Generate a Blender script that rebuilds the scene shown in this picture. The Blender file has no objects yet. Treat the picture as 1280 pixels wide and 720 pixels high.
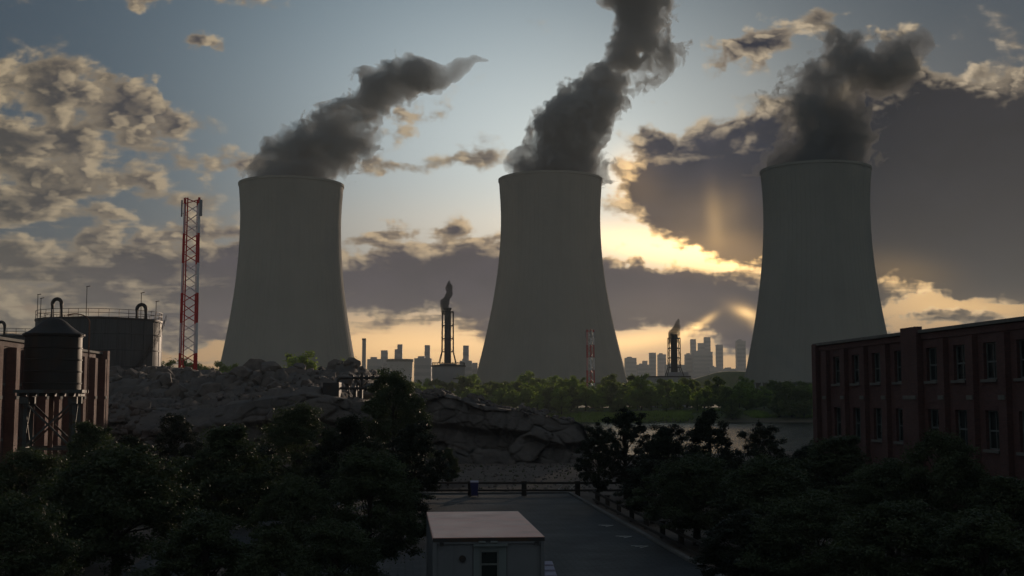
import bpy, math, random
import numpy as np
from mathutils import Vector, Matrix, Euler
R = math.radians
S = bpy.context.scene
COL = S.collection
random.seed(7)
rng = np.random.default_rng(11)

# ------------------------------------------------------------------ camera
F = 1500.0; H = 7.0; PITCH = math.atan(137 / F)
SUN_AZ, SUN_EL = R(13.9), R(8.0)          # azimuth to the right of straight ahead (+Y)
cam_d = bpy.data.cameras.new('camera'); cam = bpy.data.objects.new('camera', cam_d); COL.objects.link(cam)
cam.location = (0, 0, H); cam.rotation_euler = (math.pi / 2 + PITCH, 0, 0)
cam_d.sensor_width = 36; cam_d.lens = 36 * F / 1280; cam_d.clip_start = .5; cam_d.clip_end = 30000
S.camera = cam

def W(u, v, Y):
    """the point at distance Y ahead that a measured picture position stands for"""
    a = (u - 640) / F; c = (360 - v) / F
    y = math.cos(PITCH) - c * math.sin(PITCH); z = math.sin(PITCH) + c * math.cos(PITCH)
    return Vector((a / y * Y, Y, H + z / y * Y))

# ------------------------------------------------------------------ node helpers
class NT:
    def __init__(s, tree): s.t = tree; s.n = tree.nodes; s.l = tree.links
    def new(s, typ, **kw):
        n = s.n.new(typ)
        for k, v in kw.items(): setattr(n, k, v)
        return n
    def put(s, sock, v):
        if isinstance(v, bpy.types.NodeSocket): s.l.new(v, sock)
        elif v is not None:
            if hasattr(sock, 'default_value'):
                if sock.type == 'RGBA' and len(v) == 3: v = (*v, 1)
                sock.default_value = v
    def math(s, op, a, b=None, c=None, clamp=False):
        n = s.new('ShaderNodeMath', operation=op, use_clamp=clamp)
        for i, x in enumerate((a, b, c)):
            if x is not None: s.put(n.inputs[i], x)
        return n.outputs[0]
    def vmath(s, op, a, b=None, out=0):
        n = s.new('ShaderNodeVectorMath', operation=op)
        s.put(n.inputs[0], a)
        if b is not None: s.put(n.inputs[1], b)
        return n.outputs[out]
    def comb(s, x=0., y=0., z=0.):
        n = s.new('ShaderNodeCombineXYZ')
        for i, v in enumerate((x, y, z)): s.put(n.inputs[i], v)
        return n.outputs[0]
    def sep(s, v):
        n = s.new('ShaderNodeSeparateXYZ'); s.put(n.inputs[0], v); return n.outputs
    def mix(s, f, a, b, blend='MIX'):
        n = s.new('ShaderNodeMix', data_type='RGBA', blend_type=blend)
        s.put(n.inputs[0], f); s.put(n.inputs[6], a); s.put(n.inputs[7], b); return n.outputs[2]
    def noise(s, vec, scale=1., detail=4., rough=.5, dist=0., out=0, dim='3D'):
        n = s.new('ShaderNodeTexNoise', noise_dimensions=dim)
        s.put(n.inputs['Vector'], vec); s.put(n.inputs['Scale'], scale); s.put(n.inputs['Detail'], detail)
        s.put(n.inputs['Roughness'], rough); s.put(n.inputs['Distortion'], dist); return n.outputs[out]
    def mr(s, v, a, b, c=0., d=1., smooth=False):
        n = s.new('ShaderNodeMapRange', interpolation_type='SMOOTHSTEP' if smooth else 'LINEAR')
        for i, x in enumerate((v, a, b, c, d)): s.put(n.inputs[i], x)
        return n.outputs[0]
    def ramp(s, f, stops):
        n = s.new('ShaderNodeValToRGB'); e = n.color_ramp.elements
        while len(e) < len(stops): e.new(.5)
        for i, (p, c) in enumerate(stops): e[i].position = p; e[i].color = (*c, 1)
        s.put(n.inputs[0], f); return n.outputs[0]
    def blob(s, p, cx, cy, rx, ry, rot=0., w=1.):
        """p carries (x, y, running sum): adds a soft elliptical bump at (cx, cy) to the sum (kept serial: Cycles has little stack)"""
        m = s.new('ShaderNodeMapping', vector_type='TEXTURE')
        s.put(m.inputs[0], p); m.inputs[1].default_value = (cx, cy, 0)
        m.inputs[2].default_value = (0, 0, R(rot)); m.inputs[3].default_value = (rx, ry, 1e5)
        l2 = s.vmath('DOT_PRODUCT', m.outputs[0], m.outputs[0], out=1)
        g = s.math('POWER', math.exp(-1), l2)
        return s.vmath('ADD', p, s.comb(0., 0., s.math('MULTIPLY', g, w)))
    def blobs(s, p, items):
        p = s.vmath('MULTIPLY', p, (1, 1, 0))
        for it in items: p = s.blob(p, *it)
        return s.sep(p)[2]
    def total(s, xs):
        r = xs[0]
        for x in xs[1:]: r = s.math('ADD', r, x)
        return r

# ------------------------------------------------------------------ sky and light
world = bpy.data.worlds.new('World'); S.world = world; world.use_nodes = True
wt = NT(world.node_tree); world.node_tree.nodes.clear()
try:
    world.cycles.sampling_method = 'MANUAL'; world.cycles.sample_map_resolution = 512
except Exception: pass

SUNP = Vector((15 * math.tan(R(10)) - .6, 15 * math.tan(SUN_EL) / math.cos(SUN_AZ) + 1.6, 0))
def skyp(u, v):
    d = W(u, v, 1.0) - Vector((0, 0, H)); return (d.x * 15, d.z * 15)     # one unit = 100 px of the photo

# cloud cover:  (u, v, half width, half height, tilt, thickness); negative ones cut holes
CLOUDS = [
    # left bank of lit cumulus
    (45, 100, 90, 30, -12, .52), (160, 118, 62, 24, -32, .40),
    (60, 175, 120, 44, 5, .56), (60, 250, 150, 40, 0, .50),
    (245, 60, 38, 10, 12, .44), (265, 207, 60, 14, 5, .34),
    (30, 345, 170, 36, 0, .68), (150, 320, 70, 20, 12, .40), (70, 410, 170, 26, 0, .55), (262, 375, 80, 56, 0, .95),
    (200, -8, 120, 14, 0, .5),
    # pale wisps between the towers
    (505, 150, 40, 14, 20, .38), (470, 215, 60, 10, 10, .34), (592, 195, 40, 18, 0, .33), (530, 298, 90, 10, 0, .3),
    # slate band low in the middle
    (520, 352, 150, 36, 0, 1.35), (660, 362, 120, 34, 0, 1.2), (800, 356, 90, 24, -3, 1.4), (900, 380, 80, 26, -4, 1.2),
    (810, 402, 130, 20, 0, .75), (960, 400, 60, 30, 0, .9),
    # top right lit cumulus
    (985, 36, 70, 20, 18, .48), (915, 62, 32, 16, 10, .46), (1108, 38, 28, 10, 18, .42),
    (945, 157, 22, 7, 10, .46), (838, 182, 30, 12, -5, .52), (828, 126, 26, 6, 0, .3),
    # great dark cloud on the right
    (852, 235, 66, 44, -10, 1.25), (912, 262, 70, 44, 0, 1.5), (990, 250, 90, 60, 0, 1.6), (1140, 222, 120, 82, 0, 2.1),
    (1262, 230, 120, 88, 0, 2.2), (1200, 330, 180, 50, 0, 1.2),
    # lit lower fringe
    (860, 318, 90, 16, -8, .30), (872, 322, 88, 17, -7, -.95), (1130, 344, 54, 24, -10, -.75), (1180, 380, 120, 14, 0, -.7), (1130, 402, 120, 10, 0, .3),
    (932, 389, 20, 8, -20, -1.1),
]
# places where the light comes through or rakes down  (u, v, rx, ry, tilt, strength)
GLOW = [(862, 316, 115, 22, -8, 1.2), (940, 324, 46, 20, 0, .7), (798, 230, 30, 40, 30, .5), (1128, 343, 62, 24, -8, .8), (933, 392, 26, 12, -25, 1.7),
        (880, 402, 22, 6, 30, 1.2), (1210, 385, 120, 18, 0, .4), (540, 428, 170, 30, 0, .42), (800, 425, 90, 12, 8, .5),
        (700, 292, 300, 50, 0, .12), (910, 300, 40, 14, 0, .8)]
RAYS = [(893, 276, 11, 36, 3, .17), (912, 266, 16, 30, -14, .05), (885, 275, 60, 40, 0, .09), (933, 391, 15, 6, -20, 1.1), (947, 408, 7, 22, 35, .35), (884, 400, 12, 4, 35, .7), (862, 416, 26, 5, 38, .35), (830, 395, 90, 40, 0, .05)]

grp = bpy.data.node_groups.new('cloud_cover', 'ShaderNodeTree')
grp.interface.new_socket('P', in_out='INPUT', socket_type='NodeSocketVector')
grp.interface.new_socket('D', in_out='OUTPUT', socket_type='NodeSocketFloat')
grp.interface.new_socket('L', in_out='OUTPUT', socket_type='NodeSocketFloat')
g = NT(grp); gi = g.new('NodeGroupInput').outputs[0]; go = g.new('NodeGroupOutput')
warp = g.noise(gi, 1.25, 4, .62, 0, 1, '2D')
pp = g.vmath('ADD', gi, g.vmath('MULTIPLY', g.vmath('SUBTRACT', warp, (.5, .5, .5)), (1.15, .62, 0)))
cover = g.blobs(pp, [(*skyp(u, v), rx / 100 * 1.12, ry / 100 * 1.12, rot, wgt) for (u, v, rx, ry, rot, wgt) in CLOUDS])
sq = g.vmath('MULTIPLY', gi, (1.7, 3.1, 1))
fb = g.noise(sq, 1.0, 6, .52, .1, 0, '2D')
ts = g.vmath('MULTIPLY', g.vmath('NORMALIZE', g.vmath('SUBTRACT', tuple(SUNP), gi)), (.22, .34, 0))
fb1 = g.noise(g.vmath('ADD', sq, ts), 1.0, 3, .52, .1, 0, '2D')
big = g.noise(g.vmath('MULTIPLY', gi, (.7, 1.3, 1)), 1.0, 2, .5, 0, 0, '2D')
nz = g.math('ADD', g.math('MULTIPLY', g.math('SUBTRACT', fb, .5), 1.35), g.math('MULTIPLY', g.math('SUBTRACT', big, .5), .9))
stk = g.noise(g.vmath('MULTIPLY', gi, (.8, 6.0, 1)), 1.0, 3, .5, .1, 0, '2D')
nz = g.math('MULTIPLY_ADD', g.math('SUBTRACT', stk, .5), g.mr(g.sep(gi)[1], 2.9, 1.4, 0, 1.5), nz)
D = g.math('ADD', cover, g.math('MULTIPLY', nz, g.mr(cover, 0.0, .30, .40, 1.0)))
g.put(go.inputs[0], D); g.put(go.inputs[1], g.math('SUBTRACT', fb, fb1))

tc = wt.new('ShaderNodeTexCoord').outputs['Generated']
dx, dy, dz = wt.sep(tc)
yy = wt.math('MAXIMUM', dy, .08)
P = wt.comb(wt.math('MULTIPLY', wt.math('DIVIDE', dx, yy), 15.), wt.math('MULTIPLY', wt.math('DIVIDE', dz, yy), 15.), 0.)
cg = wt.new('ShaderNodeGroup'); cg.node_tree = grp; wt.put(cg.inputs[0], P); D0, LL = cg.outputs
mask = wt.mr(D0, .12, .40, 0, 1, True)
thick = wt.mr(D0, .24, .66, 0, 1, True)
lit = wt.mr(LL, -.06, .16, 0, 1, True)
front = wt.mr(dy, .15, .45, 0, 1, True)

sky = wt.new('ShaderNodeTexSky', sky_type='NISHITA')
sky.sun_disc = False; sky.sun_elevation = SUN_EL; sky.sun_rotation = SUN_AZ; sky.dust_density = .8; sky.air_density = 1.2; sky.altitude = 50
nish = wt.vmath('MULTIPLY', sky.outputs[0], (.005, .005, .005))
def addc(a, b): return wt.vmath('ADD', a, b)
def scale_c(f, c):
    return wt.vmath('MULTIPLY', wt.comb(f, f, f), c)
# open sky: pale veil around the middle, deeper blue to the upper corners, warm at the horizon
c0 = skyp(700, 235); veil = wt.blobs(P, [(c0[0], c0[1], 3.2, 2.0, 0, 1.)])
c1 = skyp(570, 60); veil2 = wt.blobs(P, [(c1[0], c1[1], 3.6, 2.4, 0, 1.)])
c2 = skyp(560, 440); warm = wt.blobs(P, [(c2[0], c2[1], 9.5, .62, 0, 1.)])
warm2 = wt.blobs(P, [(c2[0] + 2, c2[1] + .3, 5.5, 1.0, 0, 1.)])
base = addc(nish, (.020, .046, .078))
base = addc(base, scale_c(veil, (.52, .54, .50)))
base = addc(base, scale_c(wt.blobs(P, [(*skyp(745, 245), 1.35, 1.0, 0, 1.)]), (.14, .14, .115)))
base = addc(base, scale_c(veil2, (.14, .185, .21)))
base = addc(base, scale_c(warm, (.56, .28, .05)))
base = addc(base, scale_c(warm2, (.16, .10, .05)))
# clouds
gl = wt.blobs(P, [(*skyp(u, v), rx / 100, ry / 100, rot, s_) for (u, v, rx, ry, rot, s_) in GLOW])
glc = scale_c(gl, (2.8, 1.6, .46))
fine = wt.noise(wt.vmath('MULTIPLY', P, (1.6, 3.2, 1)), .8, 4, .6, .3, 0, '2D')
cream = wt.mix(wt.mr(dx, -.5, .45, 0, 1), (.50, .39, .24), (.80, .64, .44))
shade = wt.mix(wt.mr(dz, .02, .16, 0, 1), (.045, .032, .054), (.022, .026, .044))
shade = wt.mix(wt.mr(dx, -.42, -.22, 0, 1), (.036, .037, .036), shade)
shade = wt.mix(wt.mr(dx, .16, .30, 0, 1), shade, (.008, .010, .017))
shade = wt.mix(wt.mr(fine, .35, .7, 0, .55), shade, wt.vmath('MULTIPLY', shade, (1.9, 1.75, 1.6)))
litf = wt.math('MULTIPLY', wt.math('SUBTRACT', 1.0, thick), .85)
litf = wt.math('MAXIMUM', wt.math('MULTIPLY', litf, wt.mr(lit, 0, 1, .45, 1.)), wt.math('MULTIPLY', lit, wt.mr(D0, .5, 1.0, .75, 0)))
cl = wt.mix(litf, shade, cream)
cl = addc(cl, wt.vmath('MULTIPLY', glc, wt.comb(*[wt.math('ADD', .07, litf)] * 3)))
base = addc(base, wt.vmath('MULTIPLY', glc, (.75, .75, .75)))
final = wt.mix(wt.math('MULTIPLY', mask, front), base, cl)
rays = wt.blobs(P, [(*skyp(u, v), rx / 100, ry / 100, rot, s_) for (u, v, rx, ry, rot, s_) in RAYS])
final = addc(final, scale_c(rays, (1.5, .92, .34)))
# behind the viewer the sky is plain dull cloud
bgs = []
for c_ in (wt.vmath('ADD', nish, (.085, .10, .112)), final):
    bg = wt.new('ShaderNodeBackground'); wt.put(bg.inputs[0], c_); bg.inputs[1].default_value = 1.0; bgs.append(bg)
bg = wt.new('ShaderNodeMixShader'); wt.put(bg.inputs[0], front)
for i_, b_ in enumerate(bgs): wt.l.new(b_.outputs[0], bg.inputs[i_ + 1])
wo = wt.new('ShaderNodeOutputWorld'); wt.l.new(bg.outputs[0], wo.inputs[0])

sl = bpy.data.lights.new('sun', 'SUN'); sl.energy = 2.7; sl.angle = R(1.8); sl.color = (1, .76, .56)
sun = bpy.data.objects.new('sun', sl); COL.objects.link(sun)
sd = Vector((math.sin(SUN_AZ) * math.cos(SUN_EL), math.cos(SUN_AZ) * math.cos(SUN_EL), math.sin(SUN_EL)))
sun.rotation_euler = sd.to_track_quat('Z', 'Y').to_euler(); sun.location = (60, 300, 200)

S.view_settings.view_transform = 'Standard'; S.view_settings.look = 'None'
S.view_settings.exposure = 0; S.view_settings.gamma = 1; S.view_settings.use_curve_mapping = False
S.render.engine = 'CYCLES'
cy = S.cycles
cy.max_bounces = 6; cy.diffuse_bounces = 2; cy.glossy_bounces = 2; cy.transmission_bounces = 4
cy.volume_bounces = 2; cy.transparent_max_bounces = 8; cy.use_denoising = True
cy.caustics_reflective = False; cy.caustics_refractive = False; cy.sample_clamp_indirect = 3
try: cy.use_adaptive_sampling = True; cy.adaptive_threshold = .02
except Exception: pass

# ------------------------------------------------------------------ materials
def material(name, base, rough=.7, var=.25, scale=1., metallic=0., bump=0., spec=.5, second=None, sscale=None, transl=0., streak=0., bscale=None, stv=(2.2, 2.2, .12)):
    m = bpy.data.materials.new(name); m.use_nodes = True; t = NT(m.node_tree); m.node_tree.nodes.clear()
    co = t.new('ShaderNodeTexCoord').outputs['Object']
    n1 = t.noise(co, scale, 6, .6)
    dark = tuple(c * (1 - var) for c in base); lite = tuple(min(1, c * (1 + var)) for c in base)
    c = t.mix(t.mr(n1, .3, .7), dark, lite)
    if second:
        n2 = t.noise(co, sscale or scale * .35, 5, .65, .5)
        c = t.mix(t.mr(n2, .48, .66, 0, 1, True), c, second)
    if streak:
        n3 = t.noise(t.vmath('MULTIPLY', co, stv), 1.2, 4, .6)
        c = t.mix(t.mr(n3, .5, .78, 0, streak), c, tuple(x * .35 for x in base))
    p = t.new('ShaderNodeBsdfPrincipled'); t.put(p.inputs['Base Color'], c)
    t.put(p.inputs['Roughness'], t.mr(n1, .2, .8, max(0, rough - .12), min(1, rough + .12)))
    p.inputs['Metallic'].default_value = metallic; p.inputs['Specular IOR Level'].default_value = spec
    if bump:
        b = t.new('ShaderNodeBump'); b.inputs['Strength'].default_value = 1.; b.inputs['Distance'].default_value = bump
        t.put(b.inputs['Height'], t.noise(co, bscale or scale * 3, 8, .65)); t.l.new(b.outputs[0], p.inputs['Normal'])
    sh = p.outputs[0]
    if transl:
        tr = t.new('ShaderNodeBsdfTranslucent'); t.put(tr.inputs[0], t.vmath('MULTIPLY', c, (1.5, 1.7, .9)))
        mx = t.new('ShaderNodeMixShader'); mx.inputs[0].default_value = transl
        t.l.new(sh, mx.inputs[1]); t.l.new(tr.outputs[0], mx.inputs[2]); sh = mx.outputs[0]
    o = t.new('ShaderNodeOutputMaterial'); t.l.new(sh, o.inputs[0])
    return m

def brick_material(name, c1, c2, mortar, bw=.24, bh=.075, off=.5, flat=False, rough=.85, ms=.012, dirt=.5, bump=.008):
    m = bpy.data.materials.new(name); m.use_nodes = True; t = NT(m.node_tree); m.node_tree.nodes.clear()
    co = t.new('ShaderNodeTexCoord').outputs['Object']
    x, y, z = t.sep(co)
    vec = co if flat else t.comb(t.math('ADD', x, y), z, 0.)
    b = t.new('ShaderNodeTexBrick'); b.offset = off
    t.put(b.inputs['Vector'], vec); t.put(b.inputs['Color1'], c1); t.put(b.inputs['Color2'], c2); t.put(b.inputs['Mortar'], mortar)
    b.inputs['Scale'].default_value = 1; b.inputs['Mortar Size'].default_value = ms; b.inputs['Brick Width'].default_value = bw
    b.inputs['Row Height'].default_value = bh; b.inputs['Bias'].default_value = 0.; b.inputs['Mortar Smooth'].default_value = .2
    n = t.noise(co, .35, 6, .62)
    c = t.mix(t.mr(n, .38, .72, 0, dirt), b.outputs[0], tuple(q * .4 for q in c1))
    n2 = t.noise(co, 3.5, 4, .6); c = t.mix(t.mr(n2, .3, .7, 0, .35), c, t.vmath('MULTIPLY', c, (1.5, 1.5, 1.5)))
    p = t.new('ShaderNodeBsdfPrincipled'); t.put(p.inputs['Base Color'], c); t.put(p.inputs['Roughness'], t.mr(n, .2, .8, rough - .15, rough + .08))
    bu = t.new('ShaderNodeBump'); bu.inputs['Distance'].default_value = bump; t.put(bu.inputs['Height'], t.math('SUBTRACT', t.math('MULTIPLY', n2, .4), b.outputs[1]))
    t.l.new(bu.outputs[0], p.inputs['Normal'])
    o = t.new('ShaderNodeOutputMaterial'); t.l.new(p.outputs[0], o.inputs[0]); return m

def volume_material(name, color, density, aniso):
    m = bpy.data.materials.new(name); m.use_nodes = True; t = NT(m.node_tree); m.node_tree.nodes.clear()
    v = t.new('ShaderNodeVolumePrincipled'); t.put(v.inputs['Color'], color); v.inputs['Density'].default_value = density
    v.inputs['Anisotropy'].default_value = aniso
    o = t.new('ShaderNodeOutputMaterial'); t.l.new(v.outputs[0], o.inputs['Volume']); return m

M = {}
M['concrete'] = material('tower_concrete', (.335, .32, .285), .9, .12, .02, bump=0, second=(.27, .27, .255), sscale=.012, streak=.16, stv=(.09, .09, .004))
M['soil'] = material('dry_soil', (.13, .105, .085), .95, .35, .25, bump=.08, second=(.09, .085, .06), sscale=.06, bscale=1.5)
M['rock'] = material('grey_brown_rock', (.13, .115, .105), .9, .35, .35, bump=.16, second=(.09, .084, .08), sscale=.15, bscale=1.2)
M['boulder'] = material('boulder_rock', (.15, .13, .118), .88, .35, .9, bump=.06, second=(.09, .08, .075), sscale=.5)
M['road'] = brick_material('paving', (.050, .054, .058), (.033, .036, .039), (.012, .013, .014), 0.6, .3, .5, True, .72, .04, .6, .006)
M['kerb'] = material('kerb_stone', (.16, .155, .15), .85, .25, 2, bump=.01)
M['paint'] = material('worn_white_paint', (.6, .6, .58), .7, .25, 9)
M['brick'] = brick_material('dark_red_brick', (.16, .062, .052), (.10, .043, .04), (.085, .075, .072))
M['brick_lit'] = brick_material('sunlit_red_brick', (.24, .10, .075), (.17, .075, .06), (.13, .11, .10))  # lighter copy of the wall brick: sunlight on the piers put into colour
M['stone_trim'] = material('stone_trim', (.17, .165, .15), .85, .2, 1.5, bump=.01, streak=.4)
M['frame_paint'] = material('window_frame_paint', (.15, .17, .165), .6, .2, 3)
M['glass'] = material('dark_window_glass', (.014, .022, .022), .3, .3, .6, spec=.3)
M['roofing'] = material('roof_felt', (.05, .05, .05), .95, .3, .6)
M['interior'] = material('dark_interior', (.012, .012, .012), .95, .2, 1)
M['tank_steel'] = material('painted_tank_steel', (.078, .084, .088), .58, .16, .25, metallic=.15, streak=.8, bump=.01)
M['dark_steel'] = material('dark_steel', (.045, .045, .047), .55, .3, 1.5, metallic=.35, second=(.07, .045, .03), sscale=1.)
M['water_tank'] = material('water_tank_steel', (.038, .034, .032), .6, .25, .7, metallic=.2, second=(.05, .032, .024), sscale=.5, streak=.6)
M['grey_steel'] = material('grey_green_steel', (.095, .11, .11), .6, .25, 1.2, metallic=.2, second=(.10, .06, .04), sscale=.9)
M['rust'] = material('rusty_steel', (.23, .11, .07), .75, .35, 2, metallic=.1)
M['mast_red'] = material('mast_red_paint', (.50, .02, .02), .5, .15, 1)
M['mast_white'] = material('mast_white_paint', (.75, .75, .76), .5, .12, 1)
M['antenna'] = material('antenna_plastic', (.30, .31, .33), .5, .1, 1)
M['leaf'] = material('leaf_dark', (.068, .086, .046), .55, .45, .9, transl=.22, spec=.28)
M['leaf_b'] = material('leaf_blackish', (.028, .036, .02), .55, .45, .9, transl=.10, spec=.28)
M['leaf_far'] = material('leaf_bright', (.22, .28, .07), .55, .35, .12, transl=.5)
M['leaf_far_b'] = material('leaf_olive', (.15, .18, .055), .6, .35, .12, transl=.45)
M['bark'] = material('bark', (.055, .045, .036), .95, .3, 4, bump=.02)
M['cabin'] = material('cabin_panel', (.17, .185, .20), .55, .10, 1.2, streak=.35)
M['cabin_door'] = material('cabin_door', (.17, .205, .21), .5, .10, 1.2, streak=.2)
M['cabin_roof'] = material('pink_lit_metal_roof', (.92, .53, .44), .45, .06, .8, second=(.80, .47, .39), sscale=.7, spec=.5, bump=.002)  # pink of the warm light on the roof is mixed into this base
M['bin'] = material('blue_bin_plastic', (.035, .030, .13), .45, .15, 2)
M['bin_lid'] = material('pale_lid_plastic', (.32, .30, .42), .4, .12, 2)
M['rubber'] = material('rubber', (.02, .02, .02), .8, .2, 3)
M['timber'] = material('dark_timber', (.045, .036, .03), .85, .35, 3, bump=.01)
M['city'] = material('far_city_concrete', (.44, .42, .43), .8, .15, .02)
M['city_glass'] = material('far_city_glass', (.30, .30, .32), .35, .2, .05)
M['bush'] = material('ground_plants', (.05, .07, .025), .9, .5, .35, bump=.25, bscale=.8)
M['smoke'] = volume_material('dense_smoke', (.58, .61, .63), .17, .1)
M['smoke_thin'] = volume_material('thinner_smoke', (.42, .43, .44), .10, .1)
M['flare_smoke'] = volume_material('flare_smoke', (.2, .2, .2), .9, .1)
M['haze'] = volume_material('haze_air', (.90, .95, .98), .00018, .0)

def water_material():
    m = bpy.data.materials.new('river_water'); m.use_nodes = True; t = NT(m.node_tree); m.node_tree.nodes.clear()
    co = t.new('ShaderNodeTexCoord').outputs['Object']
    p = t.new('ShaderNodeBsdfPrincipled'); p.inputs['Base Color'].default_value = (.018, .02, .018, 1); p.inputs['Roughness'].default_value = .18
    p.inputs['IOR'].default_value = 1.33
    n = t.noise(t.vmath('MULTIPLY', co, (.35, 1.2, 1)), .8, 5, .6)
    n2 = t.noise(t.vmath('MULTIPLY', co, (.03, .10, 1)), 1., 3, .6)
    b = t.new('ShaderNodeBump'); b.inputs['Distance'].default_value = .38; t.put(b.inputs['Height'], t.math('MULTIPLY', n, t.mr(n2, .35, .65, .35, 1)))
    t.l.new(b.outputs[0], p.inputs['Normal'])
    o = t.new('ShaderNodeOutputMaterial'); t.l.new(p.outputs[0], o.inputs[0]); return m
M['water'] = water_material()

# ------------------------------------------------------------------ mesh helpers
class MB:
    def __init__(s): s.v = []; s.f = []
    def add(s, vs, fs):
        o = len(s.v); s.v += [tuple(p) for p in vs]; s.f += [tuple(i + o for i in f) for f in fs]; return s
    def box(s, c, size, rz=0.):
        x, y, z = (q / 2 for q in size); cz, sz = math.cos(rz), math.sin(rz); vs = []
        for k in (-z, z):
            for (a, b) in ((-x, -y), (x, -y), (x, y), (-x, y)):
                vs.append((c[0] + a * cz - b * sz, c[1] + a * sz + b * cz, c[2] + k))
        return s.add(vs, [(3, 2, 1, 0), (4, 5, 6, 7), (0, 1, 5, 4), (1, 2, 6, 5), (2, 3, 7, 6), (3, 0, 4, 7)])
    def bb(s, x0, x1, y0, y1, z0, z1): return s.box(((x0 + x1) / 2, (y0 + y1) / 2, (z0 + z1) / 2), (x1 - x0, y1 - y0, z1 - z0))
    def beam(s, a, b, w, h=None):
        a = Vector(a); b = Vector(b); d = b - a; h = h or w
        q = d.to_track_quat('Z', 'Y'); vs = []
        for t_ in (0, d.length):
            for (i, j) in ((-w, -h), (w, -h), (w, h), (-w, h)): vs.append(a + q @ Vector((i / 2, j / 2, t_)))
        return s.add(vs, [(3, 2, 1, 0), (4, 5, 6, 7), (0, 1, 5, 4), (1, 2, 6, 5), (2, 3, 7, 6), (3, 0, 4, 7)])
    def tube(s, pts, r, n=10, caps=True):
        pts = [Vector(p) for p in pts]; rs = r if isinstance(r, (list, tuple)) else [r] * len(pts); rings = []
        for i, p in enumerate(pts):
            d = (pts[min(i + 1, len(pts) - 1)] - pts[max(i - 1, 0)]).normalized(); q = d.to_track_quat('Z', 'Y')
            rings.append([p + q @ Vector((math.cos(2 * math.pi * k / n) * rs[i], math.sin(2 * math.pi * k / n) * rs[i], 0)) for k in range(n)])
        vs = [v for rg in rings for v in rg]; fs = []
        for i in range(len(pts) - 1):
            for k in range(n): fs.append((i * n + k, i * n + (k + 1) % n, (i + 1) * n + (k + 1) % n, (i + 1) * n + k))
        if caps: fs.append(tuple(range(n - 1, -1, -1))); fs.append(tuple((len(pts) - 1) * n + k for k in range(n)))
        return s.add(vs, fs)
    def lathe(s, prof, n=48, c=(0, 0, 0), cap0=True, cap1=True):
        vs = []; fs = []
        for (r, z) in prof:
            for k in range(n): a = 2 * math.pi * k / n; vs.append((c[0] + r * math.cos(a), c[1] + r * math.sin(a), c[2] + z))
        for i in range(len(prof) - 1):
            for k in range(n): fs.append((i * n + k, i * n + (k + 1) % n, (i + 1) * n + (k + 1) % n, (i + 1) * n + k))
        if cap0: fs.append(tuple(range(n - 1, -1, -1)))
        if cap1: fs.append(tuple((len(prof) - 1) * n + k for k in range(n)))
        return s.add(vs, fs)
    def build(s, name, mat, parent=None, smooth=False, bevel=0.):
        me = bpy.data.meshes.new(name); me.from_pydata([tuple(v) for v in s.v], [], s.f); me.update()
        me.materials.append(M[mat] if isinstance(mat, str) else mat)
        if smooth:
            me.shade_smooth()
            try: me.set_sharp_from_angle(angle=R(40))
            except Exception: pass
        o = bpy.data.objects.new(name, me); COL.objects.link(o)
        if parent: o.parent = parent
        if bevel:
            b = o.modifiers.new('bevel', 'BEVEL'); b.width = bevel; b.segments = 2; b.limit_method = 'ANGLE'
        return o

def np_mesh(name, V, Fc, mat, parent=None, smooth=False):
    """V (n,3), Fc (m,3 or 4)"""
    me = bpy.data.meshes.new(name); k = Fc.shape[1]
    me.vertices.add(len(V)); me.vertices.foreach_set('co', np.ascontiguousarray(V, dtype=np.float32).ravel())
    me.loops.add(len(Fc) * k); me.loops.foreach_set('vertex_index', np.ascontiguousarray(Fc, dtype=np.int32).ravel())
    me.polygons.add(len(Fc)); me.polygons.foreach_set('loop_start', np.arange(0, len(Fc) * k, k, dtype=np.int32))
    me.polygons.foreach_set('loop_total', np.full(len(Fc), k, dtype=np.int32))
    me.update(calc_edges=True); me.validate()
    if smooth: me.shade_smooth()
    me.materials.append(M[mat] if isinstance(mat, str) else mat)
    o = bpy.data.objects.new(name, me); COL.objects.link(o)
    if parent: o.parent = parent
    return o

def tag(o, label, cat, group=None):
    o['label'] = label; o['category'] = cat
    if group: o['group'] = group
    return o
def thing(name, label, cat, loc=(0, 0, 0), rz=0., group=None):
    o = bpy.data.objects.new(name, None); COL.objects.link(o); o.location = loc; o.rotation_euler = (0, 0, rz); o.empty_display_size = .3
    return tag(o, label, cat, group)
def struct(o, kind='structure'): o['kind'] = kind; return o
KIDS = {}
def dup(root, loc, rz=None, label=None, group=None, scale=None):
    def cp(o, parent):
        c = o.copy(); COL.objects.link(c)
        if parent is not None: c.parent = parent
        for ch in o.children: cp(ch, c)
        return c
    r = cp(root, None); r.location = loc
    if rz is not None: r.rotation_euler = (0, 0, rz)
    if label: r['label'] = label
    if group: r['group'] = group
    if scale: r.scale = scale if isinstance(scale, tuple) else (scale,) * 3
    return r

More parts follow.
